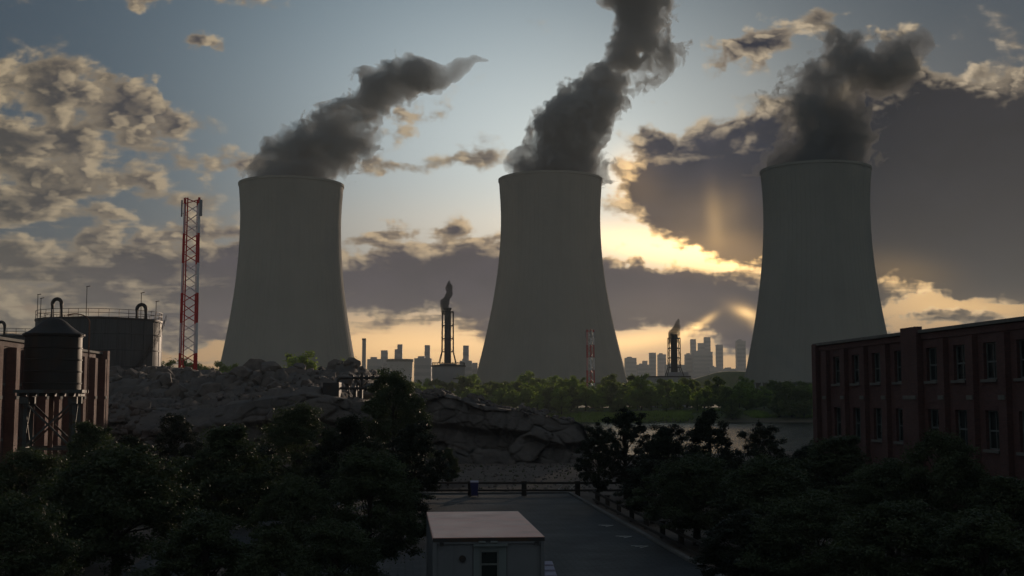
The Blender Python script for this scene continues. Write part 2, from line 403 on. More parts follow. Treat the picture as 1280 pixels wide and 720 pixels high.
# numpy value noise
class VN:
    def __init__(s, seed): s.t = np.random.default_rng(seed).random(65536).astype(np.float32)
    def h(s, i, j, k): return s.t[((i * 73856093) ^ (j * 19349663) ^ (k * 83492791)) & 65535]
    def n(s, x, y, z):
        xi = np.floor(x).astype(np.int64); yi = np.floor(y).astype(np.int64); zi = np.floor(z).astype(np.int64)
        fx = (x - xi).astype(np.float32); fy = (y - yi).astype(np.float32); fz = (z - zi).astype(np.float32)
        fx = fx * fx * (3 - 2 * fx); fy = fy * fy * (3 - 2 * fy); fz = fz * fz * (3 - 2 * fz); r = 0
        for a in (0, 1):
            for b in (0, 1):
                for c in (0, 1):
                    r = r + s.h(xi + a, yi + b, zi + c) * (fx if a else 1 - fx) * (fy if b else 1 - fy) * (fz if c else 1 - fz)
        return r
    def fbm(s, x, y, z, o=4, g=.5, bil=False):
        r = 0; a = 1.; t = 0
        for i in range(o):
            q = s.n(x, y, z)
            if bil: q = np.abs(q * 2 - 1)
            r = r + a * q; t += a; a *= g; x = x * 2.03 + 7.1; y = y * 2.03 + 3.3; z = z * 2.03 + 1.7
        return r / t
vn = VN(5)

def sstep(a, b, x):
    t = np.clip((x - a) / (b - a), 0, 1); return t * t * (3 - 2 * t)

# ------------------------------------------------------------------ ground
def ground_h(X, Y):
    z = np.zeros_like(X)
    # river: runs across behind the rock and the trees
    near = 165 + 12 * (vn.fbm(X * .012, X * 0, X * 0 + 3, 3) - .5) * 2
    far = 392 + 18 * (vn.fbm(X * .01, X * 0 + 5, X * 0, 3) - .5) * 2
    ch = sstep(near - 14, near + 8, Y) * (1 - sstep(far - 8, far + 10, Y)) * sstep(-34, -12, X)
    z = z - 3.2 * ch
    z = z + sstep(far - 2, far + 30, Y) * (3.0 - 0) 
    z = z + 5.0 * sstep(-26, -60, X) * sstep(120, 170, Y) * (1 - sstep(420, 520, Y))
    z = z + (vn.fbm(X * .05, Y * .05, X * 0, 4) - .5) * sstep(95, 130, Y) * 1.4
    # bumpy dirt bank beyond the guard rail
    z = z + .5 * sstep(92, 110, Y) * (1 - sstep(130, 160, Y))
    return z
xs = np.concatenate([-np.geomspace(6000, 90, 40), np.linspace(-86, 110, 150), np.geomspace(114, 6000, 40)])
ys = np.concatenate([np.linspace(-400, 20, 12), np.linspace(26, 460, 200), np.geomspace(470, 6200, 40)])
GX, GY = np.meshgrid(xs, ys); GZ = ground_h(GX, GY)
V = np.stack([GX.ravel(), GY.ravel(), GZ.ravel()], 1)
nx, ny = len(xs), len(ys); I = (np.arange(ny - 1)[:, None] * nx + np.arange(nx - 1)[None]).ravel()
def ground_mat():
    m = bpy.data.materials.new('ground_soil_and_grass'); m.use_nodes = True; t = NT(m.node_tree); m.node_tree.nodes.clear()
    co = t.new('ShaderNodeTexCoord').outputs['Object']; x, y, z = t.sep(co)
    n = t.noise(co, .4, 7, .6); n2 = t.noise(co, .05, 4, .6); n3 = t.noise(co, 4., 4, .7)
    soil = t.mix(t.mr(n, .3, .7), (.12, .092, .076), (.19, .15, .122))
    soil = t.mix(t.mr(n3, .4, .7, 0, .5), soil, (.07, .062, .052))
    grass = t.mix(t.mr(n, .3, .7), (.045, .07, .018), (.11, .14, .035))
    c = t.mix(t.math('MULTIPLY', t.mr(y, 388, 402, 0, 1, True), t.mr(n2, .2, .5)), soil, grass)
    p = t.new('ShaderNodeBsdfPrincipled'); t.put(p.inputs['Base Color'], c); p.inputs['Roughness'].default_value = .95
    b = t.new('ShaderNodeBump'); b.inputs['Distance'].default_value = .12; t.put(b.inputs['Height'], t.noise(co, 1.2, 9, .65)); t.l.new(b.outputs[0], p.inputs['Normal'])
    o = t.new('ShaderNodeOutputMaterial'); t.l.new(p.outputs[0], o.inputs[0]); return m
M['ground'] = ground_mat()
struct(np_mesh('ground', V, np.stack([I, I + 1, I + nx + 1, I + nx], 1), 'ground', smooth=True))
w = MB(); w.add([(-60, 150, -1), (1500, 150, -1), (1500, 415, -1), (-60, 415, -1)], [(0, 1, 2, 3)]); struct(w.build('water', 'water'))

YAW = R(5.36)                      # the road and both factories run this much to the left
dirv = Vector((-math.sin(YAW), math.cos(YAW), 0)); rgt = Vector((math.cos(YAW), math.sin(YAW), 0))
def RL(s, t, z=0.):                # road frame: s across to the right, t along
    return rgt * s + dirv * t + Vector((0, 0, z))
# paved yard
o = MB().add([(-11, 18, .03), (12.35, 18, .03), (12.35, 88, .03), (-11, 88, .03)], [(0, 1, 2, 3)]).build('road', 'road'); o.rotation_euler = (0, 0, YAW); struct(o)
o = MB().bb(12.35, 12.6, 18, 88, -.1, .15).build('kerb', 'kerb', bevel=.02); o.rotation_euler = (0, 0, YAW); struct(o)
o = MB().bb(-11, 12.35, 88, 88.25, -.1, .15).build('kerb', 'kerb', bevel=.02); o.rotation_euler = (0, 0, YAW); struct(o)

# ------------------------------------------------------------------ cooling towers
def tower(label, u_c, v_top, top_w, Y, base_w):
    rt = top_w / 2 / F * Y; c = W(u_c, v_top, Y); Ht = c.z; z0 = W(u_c, 479, Y).z; rb = base_w / 2 / F * Y
    root = thing('cooling_tower', label, 'cooling tower', (c.x, Y, 3.), 0, 'cooling towers beyond the river')
    prof = []; zt = z0 + (Ht - z0) * .80; rth = rt * .955
    for i in range(49):
        z = z0 + (Ht - z0) * i / 48
        if z < zt:
            b2 = (zt - z0) / math.sqrt((rb / rth) ** 2 - 1); r = rth * math.sqrt(1 + ((zt - z) / b2) ** 2)
        else:
            b2 = (Ht - zt) / math.sqrt((rt / rth) ** 2 - 1); r = rth * math.sqrt(1 + ((z - zt) / b2) ** 2)
        prof.append((r, z - 3))
    sh = MB(); n = 144; inner = [(r - .9, z) for r, z in reversed(prof)]
    sh.lathe(prof + inner + [prof[0]], n, cap0=False, cap1=False); sh.build('shell', 'concrete', root, smooth=True)
    rim = MB(); zt_ = prof[-1][1]; rim.lathe([(rt + .02, zt_ - 1.6), (rt + .28, zt_ - 1.5), (rt + .28, zt_ + .12), (rt - 1.0, zt_ + .12), (rt - 1.0, zt_ + .02), (rt + .02, zt_ + .02)], n, cap0=False, cap1=False)
    rim.build('rim', 'concrete', root, smooth=True)
    rib = MB()
    for k in range(72):                      # thin vertical wind ribs
        a = 2 * math.pi * k / 72; ca, sa = math.cos(a), math.sin(a); pts = [((r + .02) * ca, (r + .02) * sa) + (z,) for r, z in prof[1:-1:3]]
        rib.tube(pts, .05, 4, False)
    rib.build('wind_ribs', 'concrete', root)
    lg = MB(); m_ = 44
    for k in range(m_):
        a0 = 2 * math.pi * k / m_; a1 = 2 * math.pi * (k + .5) / m_; a2 = 2 * math.pi * (k + 1) / m_; R0 = rb + 2.2
        top = (rb * math.cos(a1) * .995, rb * math.sin(a1) * .995, prof[0][1] + .3)
        for a in (a0, a2): lg.tube([(R0 * math.cos(a), R0 * math.sin(a), 1.), top], .55, 6)
    lg.build('leg_columns', 'concrete', root, smooth=True)
    bs = MB(); bs.lathe([(rb + 5, -1), (rb + 5, 2.2), (rb + 4.2, 2.2), (rb + 4.2, .5)], 96, cap0=False, cap1=True); bs.build('basin', 'concrete', root)
    fl = MB(); fl.lathe([(rb - 4, .5), (rb - 4, prof[0][1] + 4)], 96, cap0=True, cap1=True); fl.build('fill_pack', 'concrete', root, smooth=True)
    return root, rt, c
T1 = tower('left cooling tower, seen behind the red and white mast and storage tank', 364.5, 231, 131, 792, 176)
T2 = tower('middle cooling tower, standing between the two slender flare stacks', 688, 225, 131, 850, 192)
T3 = tower('right cooling tower, standing behind the far end of the dark brick factory', 1019, 213, 137, 742, 188)

# ------------------------------------------------------------------ smoke
def surface_nets(Fd, org, h):
    sx, sy, sz = Fd.shape; ins = Fd > 0
    c = [ins[a:sx - 1 + a, b:sy - 1 + b, d:sz - 1 + d] for a in (0, 1) for b in (0, 1) for d in (0, 1)]
    allin = c[0].copy(); anyin = c[0].copy()
    for q in c[1:]: allin &= q; anyin |= q
    act = anyin & ~allin; idx = np.argwhere(act); vid = -np.ones(act.shape, np.int64); vid[act] = np.arange(len(idx))
    acc = np.zeros((len(idx), 3)); cnt = np.zeros(len(idx))
    offs = [(a, b, d) for a in (0, 1) for b in (0, 1) for d in (0, 1)]
    for p in offs:
        for ax in range(3):
            if p[ax] == 0:
                q = list(p); q[ax] = 1
                A = Fd[idx[:, 0] + p[0], idx[:, 1] + p[1], idx[:, 2] + p[2]]; B = Fd[idx[:, 0] + q[0], idx[:, 1] + q[1], idx[:, 2] + q[2]]
                m = (A > 0) != (B > 0); t = np.where(m, A / (A - B + 1e-12), 0)
                pt = np.tile(np.array(p, float), (len(idx), 1)); pt[:, ax] = t
                acc += pt * m[:, None]; cnt += m
    V = (idx + acc / cnt[:, None]) * h + org; Fs = []
    for ax in range(3):
        b_, c_ = [i for i in range(3) if i != ax]
        sl0 = [slice(1, None)] * 3; sl0[ax] = slice(0, -1); sl1 = [slice(1, None)] * 3; sl1[ax] = slice(1, None)
        A = ins[tuple(sl0)][:, :, :]; B = ins[tuple(sl1)]
        sh = [min(x, y) for x, y in zip(A.shape, B.shape)]; A = A[:sh[0], :sh[1], :sh[2]]; B = B[:sh[0], :sh[1], :sh[2]]
        e = np.argwhere(A != B); flip = A[e[:, 0], e[:, 1], e[:, 2]]
        base = e + 1; base[:, ax] -= 1
        lim = np.array(vid.shape); ok = np.all(base < lim, 1); base = base[ok]; flip = flip[ok]
        def at(db, dc):
            q = base.copy(); q[:, b_] += db; q[:, c_] += dc; return vid[q[:, 0], q[:, 1], q[:, 2]]
        q = np.stack([at(-1, -1), at(0, -1), at(0, 0), at(-1, 0)], 1)
        if ax == 1: flip = ~flip
        q[~flip] = q[~flip][:, ::-1]; Fs.append(q[(q >= 0).all(1)])
    return V, np.concatenate(Fs)

def plume(name, label, path, Y, mat, seed, h=1.5, amp=1.0, wisps=0., group=None, freq=1., clip_base=None):
    """path: (u, v, radius_px[, noise]) measured positions on the centre line"""
    pts = [(W(p[0], p[1], Y), p[2] / F * Y, p[3] if len(p) > 3 else 1.) for p in path]
    P_ = np.array([p[0] for p in pts]); Rr = np.array([p[1] for p in pts]); Nn = np.array([p[2] for p in pts])
    mx = Rr.max() * 1.7; lo = P_.min(0) - mx; hi = P_.max(0) + mx
    if clip_base is not None: lo[2] = max(lo[2], clip_base - 2 * h)
    lo[1] = Y - Rr.max() * 1.5; hi[1] = Y + Rr.max() * 1.5
    g3 = [np.arange(lo[i], hi[i], h) for i in range(3)]
    X, Yg, Z = np.meshgrid(*g3, indexing='ij'); X = X.astype(np.float32); Yg = Yg.astype(np.float32); Z = Z.astype(np.float32)
    best = np.full(X.shape, -9., np.float32); nb = np.ones(X.shape, np.float32)
    vq = VN(seed); sc = freq
    wx = (vq.fbm(X / 34 * sc, Yg / 34 * sc, Z / 34 * sc, 3) - .5) * 30 / sc; wz = (vq.fbm(X / 34 * sc + 50, Yg / 34 * sc, Z / 34 * sc, 3) - .5) * 30 / sc
    dist = np.full(X.shape, 1e9, np.float32); nmod = np.ones_like(dist)
    for i in range(len(P_) - 1):
        a, b = P_[i], P_[i + 1]; d = b - a; L2 = (d * d).sum()
        t = np.clip(((X + wx - a[0]) * d[0] + (Yg - a[1]) * d[1] + (Z + wz - a[2]) * d[2]) / L2, 0, 1)
        r = Rr[i] + (Rr[i + 1] - Rr[i]) * t
        q = np.sqrt((X + wx - a[0] - d[0] * t) ** 2 + (Yg - a[1] - d[1] * t) ** 2 + (Z + wz - a[2] - d[2] * t) ** 2) / r
        m = q < dist; dist = np.where(m, q, dist); nmod = np.where(m, Nn[i] + (Nn[i + 1] - Nn[i]) * t, nmod)
    Fd = ((1 - dist) * 1.0).astype(np.float32)
    k = np.abs(1 - dist) < 1.3; x, y, z = X[k], Yg[k], Z[k]                   # detail only near the surface
    x = x + (vq.fbm(x / 11 * sc, y / 11 * sc, z / 11 * sc + 40, 2) - .5) * 11 / sc; z = z + (vq.fbm(x / 11 * sc + 80, y / 11 * sc, z / 11 * sc, 2) - .5) * 11 / sc
    n1 = .33 - vq.fbm(x / 15 * sc, y / 15 * sc, z / 15 * sc, 5, .62, bil=True)
    n2 = vq.fbm(x / 42 * sc + 9, y / 42 * sc, z / 42 * sc, 3) - .5
    n3 = .30 - vq.fbm(x / 4.6 * sc, y / 4.6 * sc + 4, z / 4.6 * sc, 2, .6, bil=True)
    Fd[k] += amp * nmod[k] * (1.9 * n1 + 2.1 * n2 + .42 * n3)
    if clip_base is not None: Fd = np.minimum(Fd, (Z - clip_base) / 6)
    Fd[0] = Fd[-1] = -1; Fd[:, 0] = Fd[:, -1] = -1; Fd[:, :, 0] = Fd[:, :, -1] = -1
    V, Q = surface_nets(Fd, np.array([g[0] for g in g3]), h)
    o = np_mesh(name, V, Q, mat, smooth=True); tag(o, label, 'smoke', group); return o
SG = 'smoke plumes over the cooling towers'
plume('smoke_plume', 'dark smoke plume drifting right from the left cooling tower and thinning to a hooked wisp',
      [(338, 224, 30, .7), (372, 214, 40, .8), (402, 192, 38), (430, 165, 31), (456, 134, 24), (488, 110, 25), (520, 102, 21, .9), (548, 88, 12, .8), (572, 70, 8, .6), (592, 60, 6, .5), (612, 66, 3.5, .4)],
      792, 'smoke', 3, 1.0, group=SG, clip_base=T1[2].z - 4)
plume('smoke_plume', 'tall thick smoke plume rising out of the picture from the middle cooling tower',
      [(668, 214, 30, .7), (700, 204, 44, .8), (712, 172, 38), (734, 136, 34), (762, 98, 31), (786, 58, 31), (802, 15, 36, 1.1), (812, -12, 40, 1.2)],
      850, 'smoke', 12, 1.05, group=SG, clip_base=T2[2].z - 4)
plume('smoke_plume', 'broad smoke plume merging into the dark cloud over the right cooling tower',
      [(1008, 208, 58, .7), (1022, 176, 58), (1036, 145, 52), (1044, 112, 44), (1052, 80, 34), (1088, 88, 32, 1.2), (1116, 78, 24, 1.2), (1146, 66, 15, 1.)],
      742, 'smoke_thin', 27, 1.05, group=SG, clip_base=T3[2].z - 4)

# ------------------------------------------------------------------ flare stacks
def flare(label, u, v_top, v_base, Y, name='flare_stack'):
    c = W(u, v_base, Y); zt = W(u, v_top, Y).z; root = thing(name, label, 'flare stack', (c.x, Y, c.z), 0, 'slender flare stacks between the cooling towers'); h = zt - c.z
    MB().tube([(0, 0, 0), (0, 0, h)], [1.5, 1.4], 20).build('pipe', 'dark_steel', root, smooth=True)
    r = 2.75; fr = MB(); lv = [0, h * .22, h * .47, h * .72, h * .985]
    for k in range(4):
        a = math.pi / 4 + k * math.pi / 2; ca, sa = math.cos(a), math.sin(a)
        leg = MB().tube([(r * 1.85 * ca, r * 1.85 * sa, 0), (r * 1.25 * ca, r * 1.25 * sa, h * .22), (r * 1.2 * ca, r * 1.2 * sa, h)], .2, 6); leg.build('leg', 'dark_steel', root)
    for z in lv[1:]:
        pr = [(r * 1.22 * math.cos(math.pi / 4 + k * math.pi / 2), r * 1.22 * math.sin(math.pi / 4 + k * math.pi / 2), z) for k in range(5)]
        for k in range(4): fr.tube([pr[k], pr[k + 1]], .17, 6)
        for k in range(4): fr.tube([pr[k], (0, 0, z)], .12, 6)
    for i in range(1, 4):
        for k in range(4):
            a = math.pi / 4 + k * math.pi / 2; b = a + math.pi / 2
            fr.tube([(r * 1.22 * math.cos(a), r * 1.22 * math.sin(a), lv[i]), (r * 1.22 * math.cos(b), r * 1.22 * math.sin(b), lv[i + 1])], .07, 4)
    fr.build('lattice', 'dark_steel', root)
    MB().lathe([(1.1, 0), (1.5, .5), (1.65, 1.4), (1.4, 1.5)], 20, (0, 0, h)).build('burner_tip', 'dark_steel', root, smooth=True)
    return root
flare('left flare stack in a lattice cage on top of the round drum building', 559.5, 389, 454, 520)
flare('right flare stack in a lattice cage on the low flat plant building', 843, 422, 470, 520)
plume('flare_smoke', 'thin smoke curling up from the left flare stack', [(558, 392, 5, .5), (557, 380, 5.5, .6), (561, 371, 5, .7), (564, 364, 4.5, .8), (563, 357, 5, .9)], 520, 'flare_smoke', 31, .4, .7, group='smoke at the flare stacks', freq=5)
plume('flare_smoke', 'dark twisted smoke leaning right above the right flare stack', [(843, 425, 5, .5), (844, 416, 5, .6), (845, 409, 4.5, .7), (848, 403, 3, .8)], 520, 'flare_smoke', 33, .4, .7, group='smoke at the flare stacks', freq=5)

def drum(label, u0, u1, v0, Y, zb=3., steps=((1, 0), (1, 1))):
    a = W(u0, v0, Y); b = W(u1, v0, Y); r = (b.x - a.x) / 2; root = thing('plant_drum', label, 'plant building', ((a.x + b.x) / 2, Y, zb))
    h = a.z - zb; MB().lathe([(r * .97, -1), (r * .97, h * .66), (r, h * .68), (r, h - .8)], 48).build('wall', 'city', root, smooth=True)
    MB().lathe([(r + .5, 0), (r + .5, .5), (r * .5, 1.0), (r * .5, 1.3), (.5, 1.35)], 48, (0, 0, h - .8)).build('roof', 'dark_steel', root, smooth=True)
    rl = MB()
    for k in range(40):
        a_ = 2 * math.pi * k / 40; rl.tube([(r * math.cos(a_), r * math.sin(a_), h - .4), (r * math.cos(a_), r * math.sin(a_), h + .9)], .08, 4)
    ring = [(r * math.cos(2 * math.pi * k / 40), r * math.sin(2 * math.pi * k / 40), h + .9) for k in range(41)]; rl.tube(ring, .08, 4, False)
    rl.build('railing', 'dark_steel', root)
    return root
drum('grey drum building carrying the left flare stack', 540, 581, 456, 520)

def plant_block(label, u0, u1, v0, Y, d, zb=3., mat='city', name='plant_building', extra=None, win=True, cat='plant building', group=None):
    a = W(u0, v0, Y); b = W(u1, v0, Y); wd = b.x - a.x; root = thing(name, label, cat, ((a.x + b.x) / 2, Y + d / 2, zb), 0, group); h = a.z - zb
    MB().bb(-wd / 2, wd / 2, -d / 2, d / 2, -1, h).build('wall', mat, root)
    MB().bb(-wd / 2 - .25, wd / 2 + .25, -d / 2 - .25, d / 2 + .25, h, h + .5).build('roof', 'dark_steel', root)
    if win:
        m = MB(); n = max(2, int(wd / 4)); fl = max(1, int(h / 4.5))
        for j in range(fl):
            for i in range(n):
                x = -wd / 2 + wd * (i + .5) / n; z = 2 + j * 4.3
                if z + 1.6 < h: m.bb(x - .8, x + .8, -d / 2 - .06, -d / 2 + .02, z, z + 1.5)
        if m.v: m.build('window_row', 'city_glass', root)['kind'] = 'stuff'
    if extra: extra(root, wd, d, h)
    return root
def penthouse(root, wd, d, h):
    MB().bb(wd * .05, wd * .48, -d * .3, d * .3, h + .5, h + 2.2).build('roof_house', 'city', root)
plant_block('low flat plant building carrying the right flare stack', 806, 863, 471.5, 515, 14, extra=penthouse)
plant_block('small pale block standing at the foot of the left drum building', 567, 583, 474, 505, 8, win=False)
plant_block('small dark shed at the right foot of the middle cooling tower', 786, 796, 478.5, 760, 12, win=False)
plant_block('long low wall building in front of the middle cooling tower base', 606, 660, 486, 640, 14)

# ------------------------------------------------------------------ far skyline
def high_rise(label, u0, u1, v0, Y, setback=0, group='hazy skyline towers'):
    a = W(u0, v0, Y); b = W(u1, v0, Y); wd = b.x - a.x; h = a.z - 3; d = wd * .9
    root = thing('high_rise', label, 'skyscraper', ((a.x + b.x) / 2, Y, 3), 0, group)
    MB().bb(-wd / 2, wd / 2, -d / 2, d / 2, -2, h).build('tower_wall', 'city', root)
    m = MB(); nf = max(3, int(h / 9))
    for j in range(nf):
        z = 4 + (h - 8) * j / nf; m.bb(-wd / 2 - .15, wd / 2 + .15, -d / 2 - .15, d / 2 + .15, z, z + (h - 8) / nf * .5)
    m.build('window_band', 'city_glass', root)['kind'] = 'stuff'
    if wd > 14: MB().bb(-wd * .3, wd * .1, -d * .3, d * .3, h, h + 2.6).build('roof_plant', 'city', root)
    return root
Yc = 1500
for args in [
    ('broad low skyline block at the far left of the left skyline', 460, 478, 449, Yc), ('slim square skyline block rising left of the tapered drum', 476.5, 484.5, 438, Yc + 30),
    ('stepped skyline tower tallest above the tapered drum', 497, 503, 430.5, Yc + 60), ('short skyline tower hugging the left side of the tallest drum tower', 493.5, 497, 436.5, Yc + 65),
    ('broad skyline block just left of the left flare stack', 518.5, 539.5, 448, Yc), ('slim skyline tower rising from the block left of the left flare stack', 531, 537.5, 431.5, Yc + 40),
    ('tall skyline tower between the left flare stack and the middle cooling tower', 579, 586, 432, Yc + 20), ('low skyline block around the foot of the tower right of the left flare stack', 575, 590, 451, Yc - 20),
    ('small skyline block nearest the left edge of the middle cooling tower', 590, 597, 453.5, Yc)]:
    high_rise(*args)
t = thing('chimney', 'thin solitary chimney just right of the left cooling tower', 'chimney', (W(454.8, 460, 1200).x, 1200, 3))
hh = W(0, 423, 1200).z - 3
MB().tube([(0, 0, -1), (0, 0, hh)], [2.2, 1.9], 20).build('shaft', 'city', t, smooth=True); MB().lathe([(2.1, 0), (2.1, 2)], 20, (0, 0, hh - 2), False, False).build('collar', 'dark_steel', t)
# tapered drum (cooling bowl)
a = W(484, 449, 1400); b = W(516, 449, 1400); r = (b.x - a.x) / 2; hz = a.z - 3
t = thing('plant_drum', 'wide tapered drum narrowing downwards in the left skyline', 'plant building', ((a.x + b.x) / 2, 1400, 3))
MB().lathe([(r * .84, -1), (r, hz - 3)], 40).build('wall', 'city', t, smooth=True); MB().lathe([(r + 1, 0), (r + 1, 3)], 40, (0, 0, hz - 3)).build('rim', 'dark_steel', t)
Yr = 2600
for args in [
    ('broad hazy block at the right foot of the middle cooling tower', 781, 795, 447.5, Yr), ('tall hazy tower edging out from behind the middle cooling tower', 762, 769, 415, Yr + 200),
    ('low wide hazy block between the first two towers of the right skyline', 796, 812, 456, Yr), ('short hazy tower on the low block right of the middle cooling tower', 803, 809, 451, Yr + 40),
    ('first of two paired hazy towers left of the right flare stack', 811.5, 819.5, 441, Yr), ('second of two paired hazy towers, next to the right flare stack', 822, 832, 443, Yr + 50),
    ('low hazy block behind the cage of the right flare stack', 832, 856, 456, Yr), ('mid-height hazy block just right of the right flare stack', 856, 866, 443, Yr),
    ('slim hazy tower at the left of the tall right cluster', 863, 869.5, 424, Yr + 150), ('stocky hazy tower in the middle of the tall right cluster', 872.5, 880, 429, Yr + 60),
    ('tallest hazy tower of the right cluster', 880, 887.5, 421.5, Yr + 120), ('wide hazy base block under the tall right cluster', 866, 889, 440, Yr - 30),
    ('single slim hazy tower right of the tall cluster', 895, 903, 431, Yr), ('broad hazy tower at the left edge of the right cooling tower', 920, 931, 426, Yr + 60),
    ('low hazy block between the two rightmost skyline towers', 903, 920, 461, Yr - 60), ('low hazy block left of the single slim tower', 886, 897, 459, Yr - 90)]:
    high_rise(*args)
# mound behind the far trees
hx = np.linspace(-140, 140, 60); hy = np.linspace(-90, 90, 30); HX, HY = np.meshgrid(hx, hy)
HZ = 24 * np.exp(-(HX / 62) ** 2 - (HY / 45) ** 2) * (.85 + .3 * vn.fbm(HX * .03, HY * .03, HX * 0, 3)) - 1
c = W(915, 470, 900); V = np.stack([HX.ravel() + c.x, HY.ravel() + 900, HZ.ravel() + 3], 1); I = (np.arange(29)[:, None] * 60 + np.arange(59)[None]).ravel()
struct(np_mesh('hill', V, np.stack([I, I + 1, I + 61, I + 60], 1), 'ground', smooth=True))

# ------------------------------------------------------------------ rock
rim_u = [(-60, 512), (60, 512), (130, 508), (200, 516), (240, 512), (300, 504), (345, 497), (380, 492), (420, 497), (455, 503), (478, 502), (490, 494), (515, 491), (560, 497), (600, 506), (640, 513), (680, 520), (705, 525), (728, 530)]
RY = 125.
rx_ = np.array([W(u, v, RY).x for u, v in rim_u]); rz_ = np.array([W(u, v, RY).z for u, v in rim_u])
XE = rx_[-1]
def worley(x, y, seed=1, n=4):
    xi = np.floor(x).astype(int); yi = np.floor(y).astype(int); f1 = np.full(x.shape, 9.); f2 = np.full(x.shape, 9.); idv = np.zeros(x.shape)
    tb = np.random.default_rng(seed).random((3, 4096))
    for a in (-1, 0, 1):
        for b in (-1, 0, 1):
            cx, cy_ = xi + a, yi + b; hsh = ((cx * 7919) ^ (cy_ * 104729)) & 4095
            d = np.hypot(cx + tb[0][hsh] - x, cy_ + tb[1][hsh] - y)
            m = d < f1; f2 = np.where(m, f1, np.minimum(f2, d)); idv = np.where(m, tb[2][hsh], idv); f1 = np.where(m, d, f1)
    return f1, f2 - f1, idv
NS, NFc, NB = 620, 90, 110
sx = np.linspace(-75, XE, NS)
top = np.interp(sx, rx_, rz_)
VX = np.zeros((NFc + NB, NS)); VY = VX.copy(); VZ = VX.copy()
yf = RY + 1.2 * (vn.fbm(sx * .12, sx * 0, sx * 0 + 9, 4) - .5) * 2 + np.where(sx < -28, (-28 - sx) * .25, 0)
for i in range(NFc):                    # the face, bottom to top
    t = i / (NFc - 1); z = -.6 + (top + .6) * t
    wx_ = 1.3 * (vn.fbm(sx * .35, z * .35, sx * 0, 3) - .5); wz_ = 1.1 * (vn.fbm(sx * .3 + 8, z * .3, sx * 0 + 4, 3) - .5)
    hgt_ = top - z                                          # depth under the rim
    q1, e1, id1 = worley((sx + wx_) / 3.1, (hgt_ + wz_) / 2.5 + .1, 3)
    q2, e2, id2 = worley((sx + wx_ * 1.5) / 1.25 + 5, (hgt_ + wz_) / 1.3, 13)
    lay = 1 - sstep(2.0, 2.9, hgt_ + 1.5 * (vn.fbm(sx * .25, z * 0, sx * 0 + 2, 2) - .5))
    bulge = 1.7 * (id1 - .3) + .6 * (1 - np.exp(-e1 * 14)) * (.4 + .6 * id1) + 1.5 * lay + q1 * (id1 - .5) * 1.4 + (.45 * id2 + q2 * (id2 - .5) * .5) * (1 - np.exp(-e2 * 14)) + .35 * (vn.fbm(sx * 1.6, z * 1.6, sx * 0, 5, .6) - .5)
    slope = 3.6 * (1 - t) ** 1.2 + np.where(sx < -28, 9 * (1 - t), 0)
    VX[i] = sx; VY[i] = yf + 1.6 - bulge * (1 - .35 * t ** 6) - slope; VZ[i] = z + .1 * (vn.fbm(sx, sx * 0 + z, sx * 0, 3) - .5) * t
for j in range(NB):                     # the top, front to back
    y = yf + (j + 1) * .5 + (j / NB) ** 2.2 * 130; w_ = j / (NB - 1)
    left = sstep(-14, -22, sx); d = y - yf
    zl = top + (9.6 - top) * sstep(6, 42, d) * left
    zr = top - np.maximum(0, d - 5) * .32
    z = zl * left + zr * (1 - left)
    end = sstep(240, 290, y); z = z * (1 - end) - 1 * end
    q1, e1, id1 = worley(sx / 2.6, y / 2.6, 8); q2, e2, id2 = worley(sx / 6.5 + 3, y / 6.5, 9)
    ru = sstep(0, 4, d)
    z = z + ru * (.9 * id1 * np.minimum(e1 * 6, 1) + 1.7 * id2 * np.minimum(e2 * 7, 1) * left - .4) + .25 * (vn.fbm(sx * .9, y * .9, sx * 0, 4) - .5)
    VX[NFc + j] = sx; VY[NFc + j] = y; VZ[NFc + j] = z
# round the right end down
edge = sstep(XE - 1.0, XE, sx)[None]
VZ = VZ * 1.0; VY = VY
VX = VX + 0.5 * (vn.fbm(VY * .5, VZ * .8, VX * 0, 3) - .5) * sstep(XE - 6, XE, VX)
# end wall: extra columns going down
cols = [(.25, .8, .35), (.7, .5, .7), (.9, 0., .9), (1.2, -.5, 1.)]
VX2, VY2, VZ2 = [VX], [VY], [VZ]
for (ox, kz, _) in cols:
    VX2.append((VX[:, -1:] + ox + .3 * vn.fbm(VY[:, -1:] * .4, VY[:, -1:] * 0, VZ[:, -1:] * .5, 3))); VY2.append(VY[:, -1:] + .0)
    VZ2.append(np.where(VZ[:, -1:] > 0, VZ[:, -1:] * max(kz, 0) - (3 if kz < 0 else 0), VZ[:, -1:] - (1 - kz) * 2))
VX = np.concatenate(VX2, 1); VY = np.concatenate(VY2, 1); VZ = np.concatenate(VZ2, 1)
nr, nc = VX.shape; V = np.stack([VX.ravel(), VY.ravel(), VZ.ravel()], 1); I = (np.arange(nr - 1)[:, None] * nc + np.arange(nc - 1)[None]).ravel()
struct(np_mesh('rock_hill', V, np.stack([I, I + 1, I + nc + 1, I + nc], 1), 'rock', smooth=False))
ROCKV = V.copy()
def rock_top(x, y):
    d = np.hypot((ROCKV[:, 0] - x), (ROCKV[:, 1] - y)); k = np.argpartition(d, 6)[:6]; return float(ROCKV[k, 2].max())

